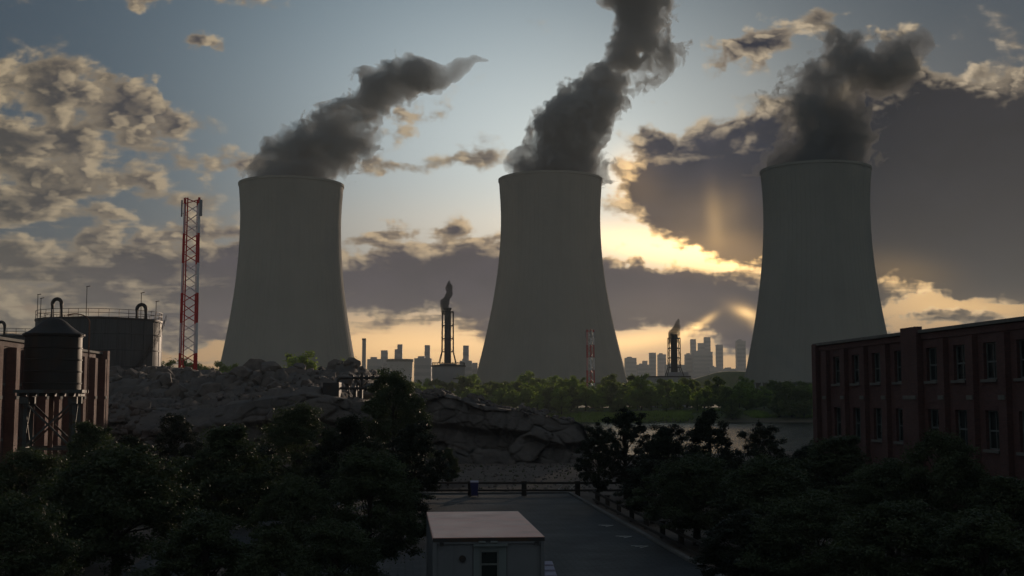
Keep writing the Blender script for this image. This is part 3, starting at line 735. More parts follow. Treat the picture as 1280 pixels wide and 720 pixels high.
def boulder_mesh(seed):
    import bmesh
    bm = bmesh.new(); bmesh.ops.create_icosphere(bm, subdivisions=4, radius=1.); r_ = random.Random(seed)
    planes = [(Vector((r_.uniform(-1, 1), r_.uniform(-1, 1), r_.uniform(-.6, 1))).normalized(), r_.uniform(.42, .72)) for _ in range(13)]
    for v in bm.verts:
        for n_, d_ in planes:
            k = v.co.dot(n_) - d_
            if k > 0: v.co -= n_ * k * .98
    co = np.array([v.co for v in bm.verts]); nn = vn.fbm(co[:, 0] * 2.5 + seed * 9, co[:, 1] * 2.5, co[:, 2] * 2.5, 4) - .5
    for v, k in zip(bm.verts, nn): v.co *= 1 + .13 * float(k)
    me = bpy.data.meshes.new('boulder'); bm.to_mesh(me); bm.free(); me.materials.append(M['boulder']); return me
BM = [boulder_mesh(i) for i in range(6)]
def boulder(x, y, s, label, sq=.7, z=None, rz=None, zz=None):
    o = bpy.data.objects.new('boulder', random.choice(BM)); COL.objects.link(o)
    zt = rock_top(x, y) if z is None else z
    o.location = (x, y, zt + s * sq * .25); o.scale = (s, s * random.uniform(.7, 1), s * sq); o.rotation_euler = (random.uniform(-.3, .3), random.uniform(-.3, .3), random.uniform(0, 6.3) if rz is None else rz)
    return tag(o, label, 'boulder', 'boulders lying on the rock hill')
for (u, v, Y, s, sq, lab) in [
    (225, 498, 150, 1.9, .75, 'lone sunlit boulder on the slope right below the lattice mast'), (318, 476, 165, 2.0, .8, 'upright boulder with a warm lit right side on the hill ridge'),
    (340, 478, 160, 2.3, .6, 'large slab boulder at the left end of the hilltop row of slabs'), (362, 474, 168, 2.6, .7, 'biggest dark slab boulder on the hilltop skyline'),
    (378, 478, 165, 2.2, .8, 'square dark boulder at the right end of the hilltop row of slabs'), (392, 481, 150, 1.5, .8, 'small square boulder between the hilltop slabs and the pipe unit'),
    (298, 484, 150, 2.4, .5, 'flat wide boulder below the upright warm-lit one'), (262, 487, 152, 2.0, .55, 'flat boulder half way between the mast and the hilltop slabs'),
    (170, 476, 165, 2.3, .4, 'long low boulder in front of the big storage tank'), (205, 479, 163, 2.0, .5, 'low boulder in front of the right end of the storage tank'),
    (411, 487, 130, 1.9, .45, 'flat boulder on the cliff rim just left of the pipe unit'), (165, 500, 146, 2.2, .5, 'broad boulder on the slope under the storage tank'),
    (175, 540, 128, 1.6, .6, 'reddish boulder low on the slope beside the left trees')]:
    boulder(W(u, v, Y).x, Y, s, lab, sq)
for i in range(170):
    r_ = random.random()
    if r_ < .62: x = random.uniform(-62, -17); y = random.uniform(134, 172); s = random.uniform(.5, 1.9); lab = 'loose grey boulder in the rubble on top of the left part of the rock hill'
    else: x = random.uniform(-11, 6.6); y = RY + random.uniform(2.2, 6); s = random.uniform(.3, .75); lab = 'small dark stone in the rubble strip along the sloping right ridge'
    boulder(x, y, s, lab)

# ------------------------------------------------------------------ storage tanks
def storage_tank(label, cx, cy, r, z0, z1, pipes=((-.45, 3), (.83, 2.3))):
    root = thing('storage_tank', label, 'storage tank', (cx, cy, z0), 0, 'round storage tanks on the rock hill'); h = z1 - z0
    MB().lathe([(r, -1.2), (r, h)], 96).build('shell', 'tank_steel', root, smooth=True)
    MB().lathe([(r + .12, 0), (r + .12, .35), (r - .3, .35), (.2, 1.1)], 96, (0, 0, h - .3)).build('roof', 'dark_steel', root, smooth=True)
    bn = MB()
    for k in (1, 2, 3): bn.lathe([(r + .01, 0), (r + .07, .03), (r + .07, .16), (r + .01, .19)], 96, (0, 0, h * k / 4), False, False)
    for k in range(26):
        a = 2 * math.pi * k / 26; bn.beam((r * math.cos(a), r * math.sin(a), 0), (r * math.cos(a), r * math.sin(a), h), .10, .10)
    bn.build('seam_bands', 'tank_steel', root)
    rl = MB(); n = 40
    for k in range(n):
        a = 2 * math.pi * k / n; rl.tube([(r * math.cos(a), r * math.sin(a), h), (r * math.cos(a), r * math.sin(a), h + 1.35)], .05, 5)
    for z in (.75, 1.35): rl.tube([(r * math.cos(2 * math.pi * k / 80), r * math.sin(2 * math.pi * k / 80), h + z) for k in range(81)], .045, 5, False)
    rl.build('railing', 'dark_steel', root)
    for k, (fx, hp) in enumerate(pipes):
        x = r * fx; y = -math.sqrt(max(0, 1 - fx * fx)) * r * .80; w_ = .72
        MB().tube([(x - w_, y, h)] + [(x - w_ * math.cos(a), y, h + hp - w_ + w_ * math.sin(a) * 1.1) for a in np.linspace(0, math.pi, 13)] + [(x + w_, y, h)], .3, 12).build('vent_pipe', 'dark_steel', root, smooth=True)
    for a, lh in ((-2.95, 4.2), (-2.4, 3.2), (-1.45, 4.8), (-.55, 4.2), (-.15, 3.1)):
        m = MB(); x, y = (r - .1) * math.cos(a), (r - .1) * math.sin(a); m.tube([(x, y, h), (x, y, h + lh)], .055, 6); m.beam((x - .1, y, h + lh), (x + .55, y, h + lh + .12), .16, .1); m.build('lamp_post', 'dark_steel', root)
    st = MB(); n = 44; a0, a1 = R(-46), R(2)
    prev = None
    for k in range(n + 1):
        a = a0 + (a1 - a0) * k / n; z = .3 + (h - .3) * k / n
        st.box(((r + .5) * math.cos(a), (r + .5) * math.sin(a), z), (.9, .35, .05), a)
        p = ((r + .98) * math.cos(a), (r + .98) * math.sin(a), z + 1.)
        if prev: st.tube([prev, p], .04, 4)
        if k % 4 == 0: st.tube([(p[0], p[1], z), p], .035, 4)
        prev = p
    st.build('stair', 'dark_steel', root)
    return root
c = W(122.5, 470, 200); storage_tank('big grey storage tank behind the water tank on stilts, lit along its right edge', c.x, 200, 10.0, 9.4, W(122, 396, 190).z)
storage_tank('partly hidden storage tank at the far left edge, behind the brick factory', -101, 242, 10.5, 9, W(20, 419, 232).z, pipes=((.13, 2.6), (.8, 2)))

# ------------------------------------------------------------------ water tank on stilts
YT = 80.; c = W(65, 487, YT); zb = c.z; r = 34 / F * YT
wt_ = thing('water_tower', 'round dark water tank with domed roof on crossed steel legs', 'water tower', (c.x, YT, 0), R(14))
zt = W(65, 419, YT).z; za = W(65, 397, YT).z
MB().lathe([(r, zb), (r, zt)], 64).build('tank', 'water_tank', wt_, smooth=True)
dr = za - zt
MB().lathe([(r + .16, zt - .05), (r + .16, zt + .06), (r * .86, zt + dr * .22), (r * .62, zt + dr * .5), (r * .42, zt + dr * .78), (r * .22, zt + dr * .95), (.05, zt + dr)], 64).build('roof', 'water_tank', wt_, smooth=True)
m = MB()
for k in range(5): m.lathe([(r + .005, 0), (r + .045, .02), (r + .045, .09), (r + .005, .11)], 64, (0, 0, zb + .35 + k * (zt - zb - .5) / 4), False, False)
m.build('hoop', 'water_tank', wt_, smooth=True)
m = MB(); m.bb(-r - .3, r + .3, -r - .3, r + .3, zb - .22, zb - .02)
for k in range(7): m.bb(-r + k * r / 3 - .06, -r + k * r / 3 + .06, -r - .25, r + .25, zb - .44, zb - .22)
m.build('platform', 'grey_steel', wt_)
q = r * .82
for (sx_, sy_) in ((-1, -1), (1, -1), (1, 1), (-1, 1)):
    m = MB(); m.beam((sx_ * q * 1.04, sy_ * q * 1.04, 0), (sx_ * q, sy_ * q, zb - .5), .30, .30); m.box((sx_ * q, sy_ * q, zb - .7), (.55, .55, .45)); m.build('leg', 'grey_steel', wt_)
for (a, b) in (((-1, -1), (1, -1)), ((1, -1), (1, 1)), ((1, 1), (-1, 1)), ((-1, 1), (-1, -1))):
    m = MB()
    for (z0, z1) in ((.3, zb * .48), (zb * .5, zb - .8)):
        m.beam((a[0] * q, a[1] * q, z0), (b[0] * q, b[1] * q, z1), .12, .12); m.beam((b[0] * q, b[1] * q, z0), (a[0] * q, a[1] * q, z1), .12, .12)
    m.beam((a[0] * q, a[1] * q, zb * .49), (b[0] * q, b[1] * q, zb * .49), .16, .16)
    m.build('brace', 'grey_steel', wt_)
m = MB(); lx = r + .42
for s_ in (-.2, .2): m.tube([(lx, s_, .2), (lx, s_, zt + .9)], .035, 6)
for k in range(40): m.tube([(lx, -.2, .4 + k * (zt + .3) / 40), (lx, .2, .4 + k * (zt + .3) / 40)], .025, 5)
for s_ in (-.2, .2): m.tube([(lx - (1 - math.cos(a)) * .9, s_, zt + .9 + math.sin(a) * .55) for a in np.linspace(0, 2.2, 10)], .035, 6)
m.build('ladder', 'rust', wt_)
MB().tube([(0, 0, 0), (0, 0, zb - .3)], .16, 12).build('riser_pipe', 'rust', wt_, smooth=True)

# ------------------------------------------------------------------ lattice masts
def mast(label, x, y, z0, hgt, rz):
    root = thing('lattice_mast', label, 'lattice mast', (x, y, z0), rz, 'red and white lattice masts')
    r0, r1 = 1.62, 1.38; nb = 6; seg = hgt / 6.2
    def L(k, z): a = 2 * math.pi * k / 3; rr = r0 + (r1 - r0) * z / hgt; return Vector((rr * math.cos(a), rr * math.sin(a), z))
    for band in range(7):
        zA = band * seg; zB = min(hgt, zA + seg)
        if zB <= zA: continue
        m = MB(); red = (6 - band) % 2 == 0
        for k in range(3): m.tube([L(k, zA), L(k, zB)], .19, 8)
        n = max(1, round((zB - zA) / 1.55)); dz_ = (zB - zA) / n
        for i in range(n):
            for k in range(3):
                a, b = (k, (k + 1) % 3) if i % 2 else ((k + 1) % 3, k); m.tube([L(a, zA + i * dz_), L(b, zA + (i + 1) * dz_)], .075, 5)
        m.build('lattice_section', 'mast_red' if red else 'mast_white', root)
    m = MB(); a, b = L(0, 0), L(1, 0); c_ = (a + (b - a) * .3)
    top_ = (L(0, hgt) + (L(1, hgt) - L(0, hgt)) * .3)
    off = Vector((.25, .1, 0)); m.beam(c_ + off, top_ + off, .22, .12); m.beam(c_ + off * 2.2, top_ + off * 2.2, .10, .10)
    m.build('cable_tray', 'mast_red', root)
    for k in range(3):
        p = L(k, hgt - 1.7); d = Vector((p.x, p.y, 0)).normalized(); m = MB(); a_ = math.atan2(d.y, d.x)
        m.box(p + d * .45, (.22, .42, 2.6), a_); m.beam(p + Vector((0, 0, .8)), p + d * .45 + Vector((0, 0, .8)), .08); m.beam(p - Vector((0, 0, .8)), p + d * .45 - Vector((0, 0, .8)), .08)
        m.build('panel_antenna', 'antenna', root)
    MB().box((0, 0, -.5), (4.5, 4.5, 1.2)).build('footing', 'stone_trim', root)
    return root
c = W(237, 480, 188); zb = 9.2
mast('tall red and white lattice mast standing right of the big storage tank', c.x, 188, zb, W(240, 248, 188).z - zb, R(200))
c = W(738.5, 480, 441); mast('smaller-looking red and white lattice mast in front of the middle cooling tower', c.x, 441, 3., W(738, 412, 441).z - 3, R(150))

# ------------------------------------------------------------------ pipe and valve unit on the cliff
c = W(420, 503, 128); pu = thing('pipeline_unit', 'dark pipe and valve unit with a box on the cliff rim', 'pipework', (c.x, 128, c.z - .35)); k_ = 128 / F
def pxx(u): return (u - 420) * k_
def pz(v): return (503 - v) * k_ + .35
MB().bb(pxx(405), pxx(425), -.9, .9, 0, pz(478.5)).build('cabinet', 'dark_steel', pu, bevel=.04)
m = MB(); m.tube([(pxx(422), 0, pz(479)), (pxx(422.3), 0, pz(475)), (pxx(424), 0, pz(473.2)), (pxx(427), 0, pz(472.7)), (pxx(490), 0, pz(472.4))], .15, 12)
for u_, rr in ((441, .27), (448, .24), (450, .24), (458, .27), (459.5, .27), (466, .3), (474, .22), (482, .24)): m.tube([(pxx(u_) - .06, 0, pz(472.5)), (pxx(u_) + .06, 0, pz(472.5))], rr, 12)
m.build('upper_pipe', 'dark_steel', pu, smooth=True)
m = MB(); m.tube([(pxx(425), 0, pz(485.5)), (pxx(492), 0, pz(485.5))], .14, 12)
for u_, rr in ((433, .3), (443, .3), (447, .3), (457, .33), (462, .3), (470, .3)): m.tube([(pxx(u_) - .07, 0, pz(485.5)), (pxx(u_) + .07, 0, pz(485.5))], rr, 12)
m.build('lower_pipe', 'dark_steel', pu, smooth=True)
for u_, v0, v1 in ((452, 485, 467), (434, 485.5, 481), (466, 473, 468.5)):
    m = MB(); m.tube([(pxx(u_), 0, pz(v0)), (pxx(u_), 0, pz(v1))], .09, 8); m.tube([(pxx(u_), 0, pz(v1)), (pxx(u_), 0, pz(v1) + .07)], .27, 14); m.box((pxx(u_), 0, (pz(472.5 if v0 < 486 and v1 < 480 else 485))), (.42, .42, .42)); m.build('valve', 'dark_steel', pu)
for u_ in (443.5, 451): MB().bb(pxx(u_) - .17, pxx(u_) + .17, -.35, .35, 0, pz(487)).build('support_post', 'dark_steel', pu)
m = MB(); m.tube([(pxx(458), -.1, pz(484)), (pxx(475), -.1, pz(484))], .42, 20); m.build('pressure_vessel', 'grey_steel', pu, smooth=True)
m = MB(); m.box((pxx(431), 0, .25), (.9, 1., .5)); m.build('pump_block', 'dark_steel', pu, bevel=.05)
MB().bb(pxx(402), pxx(494), -1., 1., -1.2, .02).build('base_slab', 'stone_trim', pu)

# ------------------------------------------------------------------ brick factories
def factory(label, org, rz, L, bays, brick, step_at=None, depth=18., pier=None, pdep=.34):
    pier = pier or brick
    root = thing('brick_factory', label, 'factory', org, rz); Hh = 11.2; hw = .78
    rows = [(8.07, 10.2), (4.0, 6.25), (.9, 2.25)]
    w_ = MB(); xs_ = [0.]
    for b in bays: xs_ += [b - hw, b + hw]
    xs_.append(L)
    for i in range(0, len(xs_), 2): w_.bb(xs_[i], xs_[i + 1], 0, .4, -1, Hh)
    for b in bays:
        zs = [-1., .9, 2.25, 4.0, 6.25, 8.07, 10.2, Hh]
        for i in range(0, 8, 2): w_.bb(b - hw, b + hw, 0, .4, zs[i], zs[i + 1])
    w_.build('front_wall', brick, root)
    m = MB(); m.bb(0, .4, .4, depth, -1, Hh); m.bb(L - .4, L, .4, depth, -1, Hh); m.bb(.4, L - .4, depth - .4, depth, -1, Hh); m.build('side_walls', brick, root)
    MB().bb(.4, L - .4, .4, depth - .4, Hh - .75, Hh - .5).build('roof', 'roofing', root)
    m = MB(); m.bb(-.12, L + .12, -.30, .5, Hh, Hh + .22); m.bb(-.12, .5, .5, depth + .1, Hh, Hh + .22); m.bb(L - .5, L + .12, .5, depth + .1, Hh, Hh + .22); m.bb(.5, L - .5, depth - .5, depth + .1, Hh, Hh + .22)
    m.build('coping', 'stone_trim', root, bevel=.02)
    m = MB(); m.bb(.5, L - .5, .9, 1.0, -1, Hh - .8); m.build('inner_partition', 'interior', root)
    for z in (3.1, 7.0): MB().bb(.4, L - .4, .4, depth - .4, z, z + .25).build('floor_slab', 'interior', root)
    pil = [bays[0] - 1.95] + [(bays[i] + bays[i + 1]) / 2 for i in range(len(bays) - 1)] + [bays[-1] + 1.95]
    for i, x in enumerate(pil):
        wide = step_at is not None and abs(x - step_at) < 1.; pw = 1.25 if wide else .45; pd = .42 if wide else pdep
        m = MB(); m.bb(x - pw, x + pw, -pd, -.002, -1, Hh - .5 if not wide else Hh + .45); m.bb(x - pw - .05, x + pw + .05, -pd - .05, -.004, 6.9, 7.15) if False else None
        p_ = m.build('pilaster', pier, root)
        MB().bb(x - pw * .8, x + pw * .8, -pd - .07, -pd - .003, 6.88, 7.14).build('stone_block', 'stone_trim', p_)
    p_ = MB().bb(-.05, .85, -pdep - .04, -.003, -1, Hh + (.12 if step_at else .35)).build('pilaster', pier, root)
    p_ = MB().bb(L - .85, L + .05, -pdep - .04, -.003, -1, Hh + .35).build('pilaster', pier, root)
    m = MB(); m.bb(.86, L - .86, -.10, -.005, Hh - .42, Hh - .02); m.build('cornice', brick, root)
    fr0 = fs0 = None
    for (z0, z1) in rows:
        for j, b in enumerate(bays):
            g_ = MB(); g_.bb(b - hw + .06, b + hw - .06, .27, .29, z0 + .06, z1 - .06); wo_ = g_.build('window', 'glass', root)
            f_ = MB(); zm = z0 + (z1 - z0) * .48
            f_.bb(b - hw, b - hw + .08, .2, .34, z0, z1); f_.bb(b + hw - .08, b + hw, .2, .34, z0, z1); f_.bb(b - hw + .08, b + hw - .08, .2, .34, z0, z0 + .08); f_.bb(b - hw + .08, b + hw - .08, .2, .34, z1 - .08, z1)
            f_.bb(b - hw + .08, b + hw - .08, .22, .31, zm - .05, zm + .05); f_.bb(b - .025, b + .025, .24, .30, z0 + .08, zm - .05); f_.bb(b - .025, b + .025, .24, .30, zm + .05, z1 - .08)
            f_.build('window_frame', 'frame_paint', wo_)
            MB().bb(b - hw - .16, b + hw + .16, -.16, .198, z0 - .17, z0 - .003).build('sill', 'stone_trim', wo_)
            MB().bb(b - hw - .10, b + hw + .10, -.045, -.003, z1 + .01, z1 + .26).build('lintel', brick, wo_)
    return root
cr = W(1020, 430, 98.8)
bays_r = [4.6 + 3.93 * k for k in range(4)] + [21.5 + 3.83 * k for k in range(9)]
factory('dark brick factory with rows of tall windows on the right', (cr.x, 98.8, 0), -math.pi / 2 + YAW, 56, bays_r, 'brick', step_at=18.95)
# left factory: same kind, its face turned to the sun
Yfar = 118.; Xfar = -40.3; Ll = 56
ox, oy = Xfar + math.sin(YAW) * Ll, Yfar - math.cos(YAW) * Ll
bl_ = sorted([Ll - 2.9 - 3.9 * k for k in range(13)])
factory('red brick factory with tall pilasters at the left edge', (ox, oy, 0), math.pi / 2 + YAW, Ll, bl_, 'brick', pier='brick_lit', pdep=.72)

# ------------------------------------------------------------------ site cabin
cab_o = RL(0, 0); fl = W(541, 669.5, 35.8)
cab = thing('site_cabin', 'flat roofed portable cabin with pale roof tinted with pink light on the paved yard', 'cabin', (fl.x, fl.y, 0), YAW); Wd, Dp, Hc = 3.31, 8.0, 2.90
MB().bb(.06, 1.18, .06, .12, .15, Hc - .12).build('front_panel', 'cabin', cab); MB().bb(2.20, Wd - .06, .06, .12, .15, Hc - .12).build('front_panel', 'cabin', cab)
m = MB(); m.bb(.06, .12, .12, Dp - .06, .15, Hc - .12); m.bb(Wd - .12, Wd - .06, .12, Dp - .06, .15, Hc - .12); m.bb(.12, Wd - .12, Dp - .12, Dp - .06, .15, Hc - .12)
for k in range(26):
    y = .3 + k * .3; m.bb(.035, .06, y, y + .14, .2, Hc - .15); m.bb(Wd - .06, Wd - .035, y, y + .14, .2, Hc - .15)
m.build('side_walls', 'cabin', cab)
m = MB()
for x in (0, Wd - .12):
    for y in (0, Dp - .12): m.bb(x, x + .12, y, y + .12, .03, Hc - .1)
m.bb(.12, Wd - .12, .0, .058, Hc - .2, Hc - .1); m.bb(.12, Wd - .12, 0, .058, .03, .2); m.build('corner_frame', 'cabin', cab, bevel=.01)
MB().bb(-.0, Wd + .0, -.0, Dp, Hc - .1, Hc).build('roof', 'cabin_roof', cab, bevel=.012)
MB().bb(.0, Wd, -.016, -.002, Hc - .13, Hc - .02).build('fascia', 'dark_steel', cab)
d = MB(); x0, x1 = 1.20, 2.18; wx0, wx1, wz0, wz1 = 1.44, 1.90, 1.35, 2.46
d.bb(x0, wx0, .03, .09, .2, Hc - .22); d.bb(wx1, x1, .03, .09, .2, Hc - .22); d.bb(wx0, wx1, .03, .09, wz1, Hc - .22); d.bb(wx0, wx1, .03, .09, .2, wz0); do = d.build('door', 'cabin_door', cab)
MB().bb(wx0, wx1, .055, .07, wz0, wz1).build('door_glass', 'glass', do)
m = MB(); m.bb(wx0 - .05, wx0, .01, .029, wz0 - .05, wz1 + .05); m.bb(wx1, wx1 + .05, .01, .029, wz0 - .05, wz1 + .05); m.bb(wx0, wx1, .01, .029, wz1, wz1 + .05); m.bb(wx0, wx1, .01, .05, 2.08, 2.13); m.build('window_frame', 'frame_paint', do)
m = MB(); m.tube([(2.08, .0, 1.1), (2.08, .0, 1.35)], .02, 6); m.build('handle', 'dark_steel', do)
m = MB(); m.bb(1.19, 2.2, -.10, -.018, Hc - .26, Hc - .19); m.build('door_canopy', 'cabin_door', cab)
for x in (1.45, 1.8): MB().tube([(x - .1, -.06, Hc - .15), (x + .1, -.06, Hc - .15)], .04, 10).build('lamp', 'frame_paint', cab)
m = MB(); m.tube([(.88, .0, 2.27), (.88, .058, 2.27)], .10, 20); m.tube([(.88, -.05, 2.27), (.88, .0, 2.27)], .07, 20); m.build('air_vent', 'dark_steel', cab, smooth=True)
for x in (.2, Wd - .3): MB().bb(x, x + .12, -.08, -.018, Hc - .24, Hc - .14).build('bracket', 'dark_steel', cab)
for x in (1.19, 2.19): MB().bb(x - .008, x + .008, .045, .062, .2, Hc - .2).build('panel_joint', 'dark_steel', cab)

# ------------------------------------------------------------------ wheelie bins
def bin_(label, x, y, rz):
    root = thing('wheelie_bin', label, 'wheelie bin', (x, y, .03), rz, 'blue wheelie bins'); root.scale = (1, .52, 1)
    b = MB(); b.add([(-.22, -.24, .08), (.22, -.24, .08), (.22, .24, .08), (-.22, .24, .08), (-.28, -.33, .98), (.28, -.33, .98), (.28, .33, 1.0), (-.28, .33, 1.0)],
        [(3, 2, 1, 0), (4, 5, 6, 7), (0, 1, 5, 4), (1, 2, 6, 5), (2, 3, 7, 6), (3, 0, 4, 7)]); b.build('body', 'bin', root, bevel=.03)
    l = MB(); l.add([(-.30, -.36, .99), (.30, -.36, .99), (.30, .36, 1.01), (-.30, .36, 1.01), (-.28, -.34, 1.06), (.28, -.34, 1.06), (.28, .34, 1.13), (-.28, .34, 1.13)],
        [(3, 2, 1, 0), (4, 5, 6, 7), (0, 1, 5, 4), (1, 2, 6, 5), (2, 3, 7, 6), (3, 0, 4, 7)]); l.build('lid', 'bin_lid', root, bevel=.015)
    MB().tube([(-.24, .38, 1.0), (.24, .38, 1.0)], .02, 8).build('handle', 'bin', root)
    for s_ in (-1, 1): MB().tube([(s_ * .24, .24, .1), (s_ * .30, .24, .1)], .1, 16).build('wheel', 'rubber', root, smooth=True)
    return root
for i, (v, Y, lab) in enumerate([(701, 43.6, 'farthest of three blue bins with pale lids beside the cabin'), (705.5, 42.3, 'middle one of three blue bins with pale lids beside the cabin'), (710.5, 41.0, 'nearest of three blue bins with pale lids beside the cabin')]):
    bin_(lab, W(692, v, Y).x - .31 + i * .06, Y, YAW)
c = W(593, 612, 85.6); bin_('lone blue bin with a pale lid beside a guard rail post', c.x, 85.6, YAW)
b2 = None

# ------------------------------------------------------------------ guard rails
def guard_rail(label, pts, name='guard_rail', hgt=.98, pw=.36):
    p0 = Vector(pts[0]); root = thing(name, label, 'guard rail', p0)
    q = [Vector(p) - p0 for p in pts]; d = (q[-1] - q[0]).normalized(); n_ = Vector((d.y, -d.x, 0)); a_ = math.atan2(d.y, d.x)
    for p in q:
        m = MB(); m.box((p.x, p.y, hgt / 2 - .05), (pw, .24, hgt + .1), a_); m.box((p.x, p.y, hgt + .02), (pw + .06, .3, .06), a_); m.build('post', 'timber', root, bevel=.015)
    for z, hh_ in ((hgt - .08, .14), (hgt - .6, .14)):
        m = MB(); m.beam(q[0] + n_ * .17 + Vector((0, 0, z)) - d * .6, q[-1] + n_ * .17 + Vector((0, 0, z)) + d * .6, .10, hh_); m.build('rail', 'timber', root)
    return root
Yb = 86.7; z_ = .03
us = [521, 588, 655, 722, 789]
guard_rail('dark two-beam guard rail across the far end of the paved yard', [(W(u, 600, Yb).x, Yb, z_) for u in us])
guard_rail('dark two-beam guard rail along the right edge of the paved yard', [tuple(RL(13.2, 80 - 4. * k)) for k in range(15)], hgt=.8, pw=.26)
# small pale stones / markings on the right edge
for i, (u, v, lab) in enumerate([(760.5, 655, 'farthest of three pale arrow marks by the right kerb'), (783, 668.5, 'middle one of three pale arrow marks by the right kerb'), (803, 680.5, 'nearest of three pale arrow marks by the right kerb')]):
    Y = H * F / (v - 497); x = (u - 640) / F * Y - .1; m = MB()
    for (a, b) in (((-.35, .22), (.3, 0)), ((.3, 0), (-.35, -.22)), ((-.35, .03), (.1, .03))):
        aa, bb_ = Vector((a[0], a[1] * 2, 0)), Vector((b[0], b[1] * 2, 0)); m.beam(aa, bb_, .07, .012)
    o = m.build('road_marking', 'paint'); o.location = (x, Y, .045); o.rotation_euler = (0, 0, YAW + .3); tag(o, lab, 'road marking', 'pale arrow marks painted along the yard edge')
# pale zigzag mark behind the guard rail: a bent wire sign on the rail
m = MB(); 
for dx0 in (0, .85):
    pts = [(dx0 + .0, 0, .42), (dx0 + .42, 0, .40), (dx0 + .08, 0, .06), (dx0 + .52, 0, .10)] if dx0 == 0 else [(dx0, 0, .42), (dx0 + .38, 0, .08), None, (dx0 + .40, 0, .42), (dx0 + .06, 0, .06)]
    pr = None
    for p in pts:
        if p and pr: m.beam(pr, p, .05, .02)
        pr = p
o = m.build('wire_lettering', 'paint'); o.location = (W(696, 600, 86.5).x, 86.42, .42); tag(o, 'pale zigzag marks held between the beams of the end guard rail', 'marking')

# ------------------------------------------------------------------ trees
def leaf_cloud(seed, n_leaf, n_clump, rad, zc, hz, size, shape=1., clump_r=.30, low=.0):
    r_ = np.random.default_rng(seed)
    th = r_.uniform(0, 2 * np.pi, n_clump); zz = r_.uniform(-1, 1, n_clump); rr = r_.uniform(.35, .95, n_clump) ** .7
    prof = np.sqrt(np.clip(1 - np.abs(zz) ** 2.2, 0.03, 1)) * (1 - .28 * shape * zz)
    C = np.stack([np.cos(th) * prof * rr * rad, np.sin(th) * prof * rr * rad, zc + zz * hz * (.75 + .25 * rr)], 1)
    C += r_.normal(0, .1 * rad, C.shape)
    cr_ = clump_r * rad * r_.uniform(.5, 1.25, n_clump)
    k = r_.integers(0, n_clump, n_leaf); d = r_.normal(0, 1, (n_leaf, 3)); d /= np.linalg.norm(d, axis=1)[:, None]
    q = r_.uniform(0, 1, n_leaf) ** .45; P_ = C[k] + d * (cr_[k] * q)[:, None] * np.array([1, 1, .7])
    # loose twig leaves to roughen the outline
    m = r_.random(n_leaf) < .12; P_[m] += d[m] * (cr_[k][m] * r_.uniform(.2, .8, m.sum()))[:, None]
    nrm = d * .6 + r_.normal(0, .6, (n_leaf, 3)) + np.array([0, 0, .5]); nrm /= np.linalg.norm(nrm, axis=1)[:, None]
    a = np.cross(nrm, r_.normal(0, 1, (n_leaf, 3))); a /= np.linalg.norm(a, axis=1)[:, None]; b = np.cross(nrm, a)
    s = size * r_.uniform(.6, 1.3, n_leaf)[:, None]
    bend = nrm * s * .18
    Vv = np.stack([P_ - a * s, P_ - b * s * .48 + bend, P_ + a * s, P_ + b * s * .48 + bend], 1).reshape(-1, 3)
    Fq = np.arange(n_leaf * 4).reshape(-1, 4)
    return Vv, Fq, C
def wood(C, h_tr, r_tr, seed, n=26):
    r_ = random.Random(seed); m = MB(); lean = (r_.uniform(-.25, .25), r_.uniform(-.25, .25))
    tp = [(lean[0] * t * t, lean[1] * t * t, t * h_tr) for t in (0, .2, .45, .7, 1.)]
    tk = MB().tube([(p[0], p[1], p[2] - (.4 if i == 0 else 0)) for i, p in enumerate(tp)], [r_tr * 1.35, r_tr, r_tr * .8, r_tr * .6, r_tr * .3], 9)
    lb = MB(); idx = list(range(len(C))); r_.shuffle(idx)
    for i in idx[:n]:
        c = Vector(C[i]); t = min(.95, max(.28, (c.z * r_.uniform(.45, .8)) / h_tr)); s = Vector((lean[0] * t * t, lean[1] * t * t, t * h_tr))
        mid = s.lerp(c, .5) + Vector((r_.uniform(-.2, .2), r_.uniform(-.2, .2), -.1)); lb.tube([s, mid, c], [r_tr * .38, r_tr * .22, r_tr * .06], 5, False)
    return tk, lb
def make_tree(name, label, cat, seed, n_leaf, n_clump, rad, zc, hz, size, leafmat, r_tr=.16, shape=1., clump_r=.3, group=None, nl=26):
    root = thing(name, label, cat, (0, 0, 0), 0, group)
    Vv, Fq, C = leaf_cloud(seed, n_leaf, n_clump, rad, zc, hz, size, shape, clump_r)
    np_mesh('crown', Vv, Fq, leafmat, root)
    tk, lb = wood(C, zc + hz * .55, r_tr, seed, nl); tr = tk.build('trunk', 'bark', root, smooth=True); lb.build('limbs', 'bark', root, smooth=True)
    return root
# prototypes, 7 m tall (near) : each is then moved to its first place
GL = 'dark leafy trees left of the paved yard'; GR = 'dark leafy trees right of the paved yard'
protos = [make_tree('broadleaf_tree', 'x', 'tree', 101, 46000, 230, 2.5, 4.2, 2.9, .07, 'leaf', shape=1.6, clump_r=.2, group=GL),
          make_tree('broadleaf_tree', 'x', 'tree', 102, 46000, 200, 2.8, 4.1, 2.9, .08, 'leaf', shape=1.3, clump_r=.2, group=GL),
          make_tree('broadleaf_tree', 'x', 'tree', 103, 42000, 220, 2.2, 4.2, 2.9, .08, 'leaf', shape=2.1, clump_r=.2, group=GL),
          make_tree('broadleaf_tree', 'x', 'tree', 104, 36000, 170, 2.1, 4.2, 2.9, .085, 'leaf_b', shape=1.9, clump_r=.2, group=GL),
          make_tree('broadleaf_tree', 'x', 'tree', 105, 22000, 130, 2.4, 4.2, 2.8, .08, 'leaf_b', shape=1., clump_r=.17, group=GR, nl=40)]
used = [False] * len(protos)
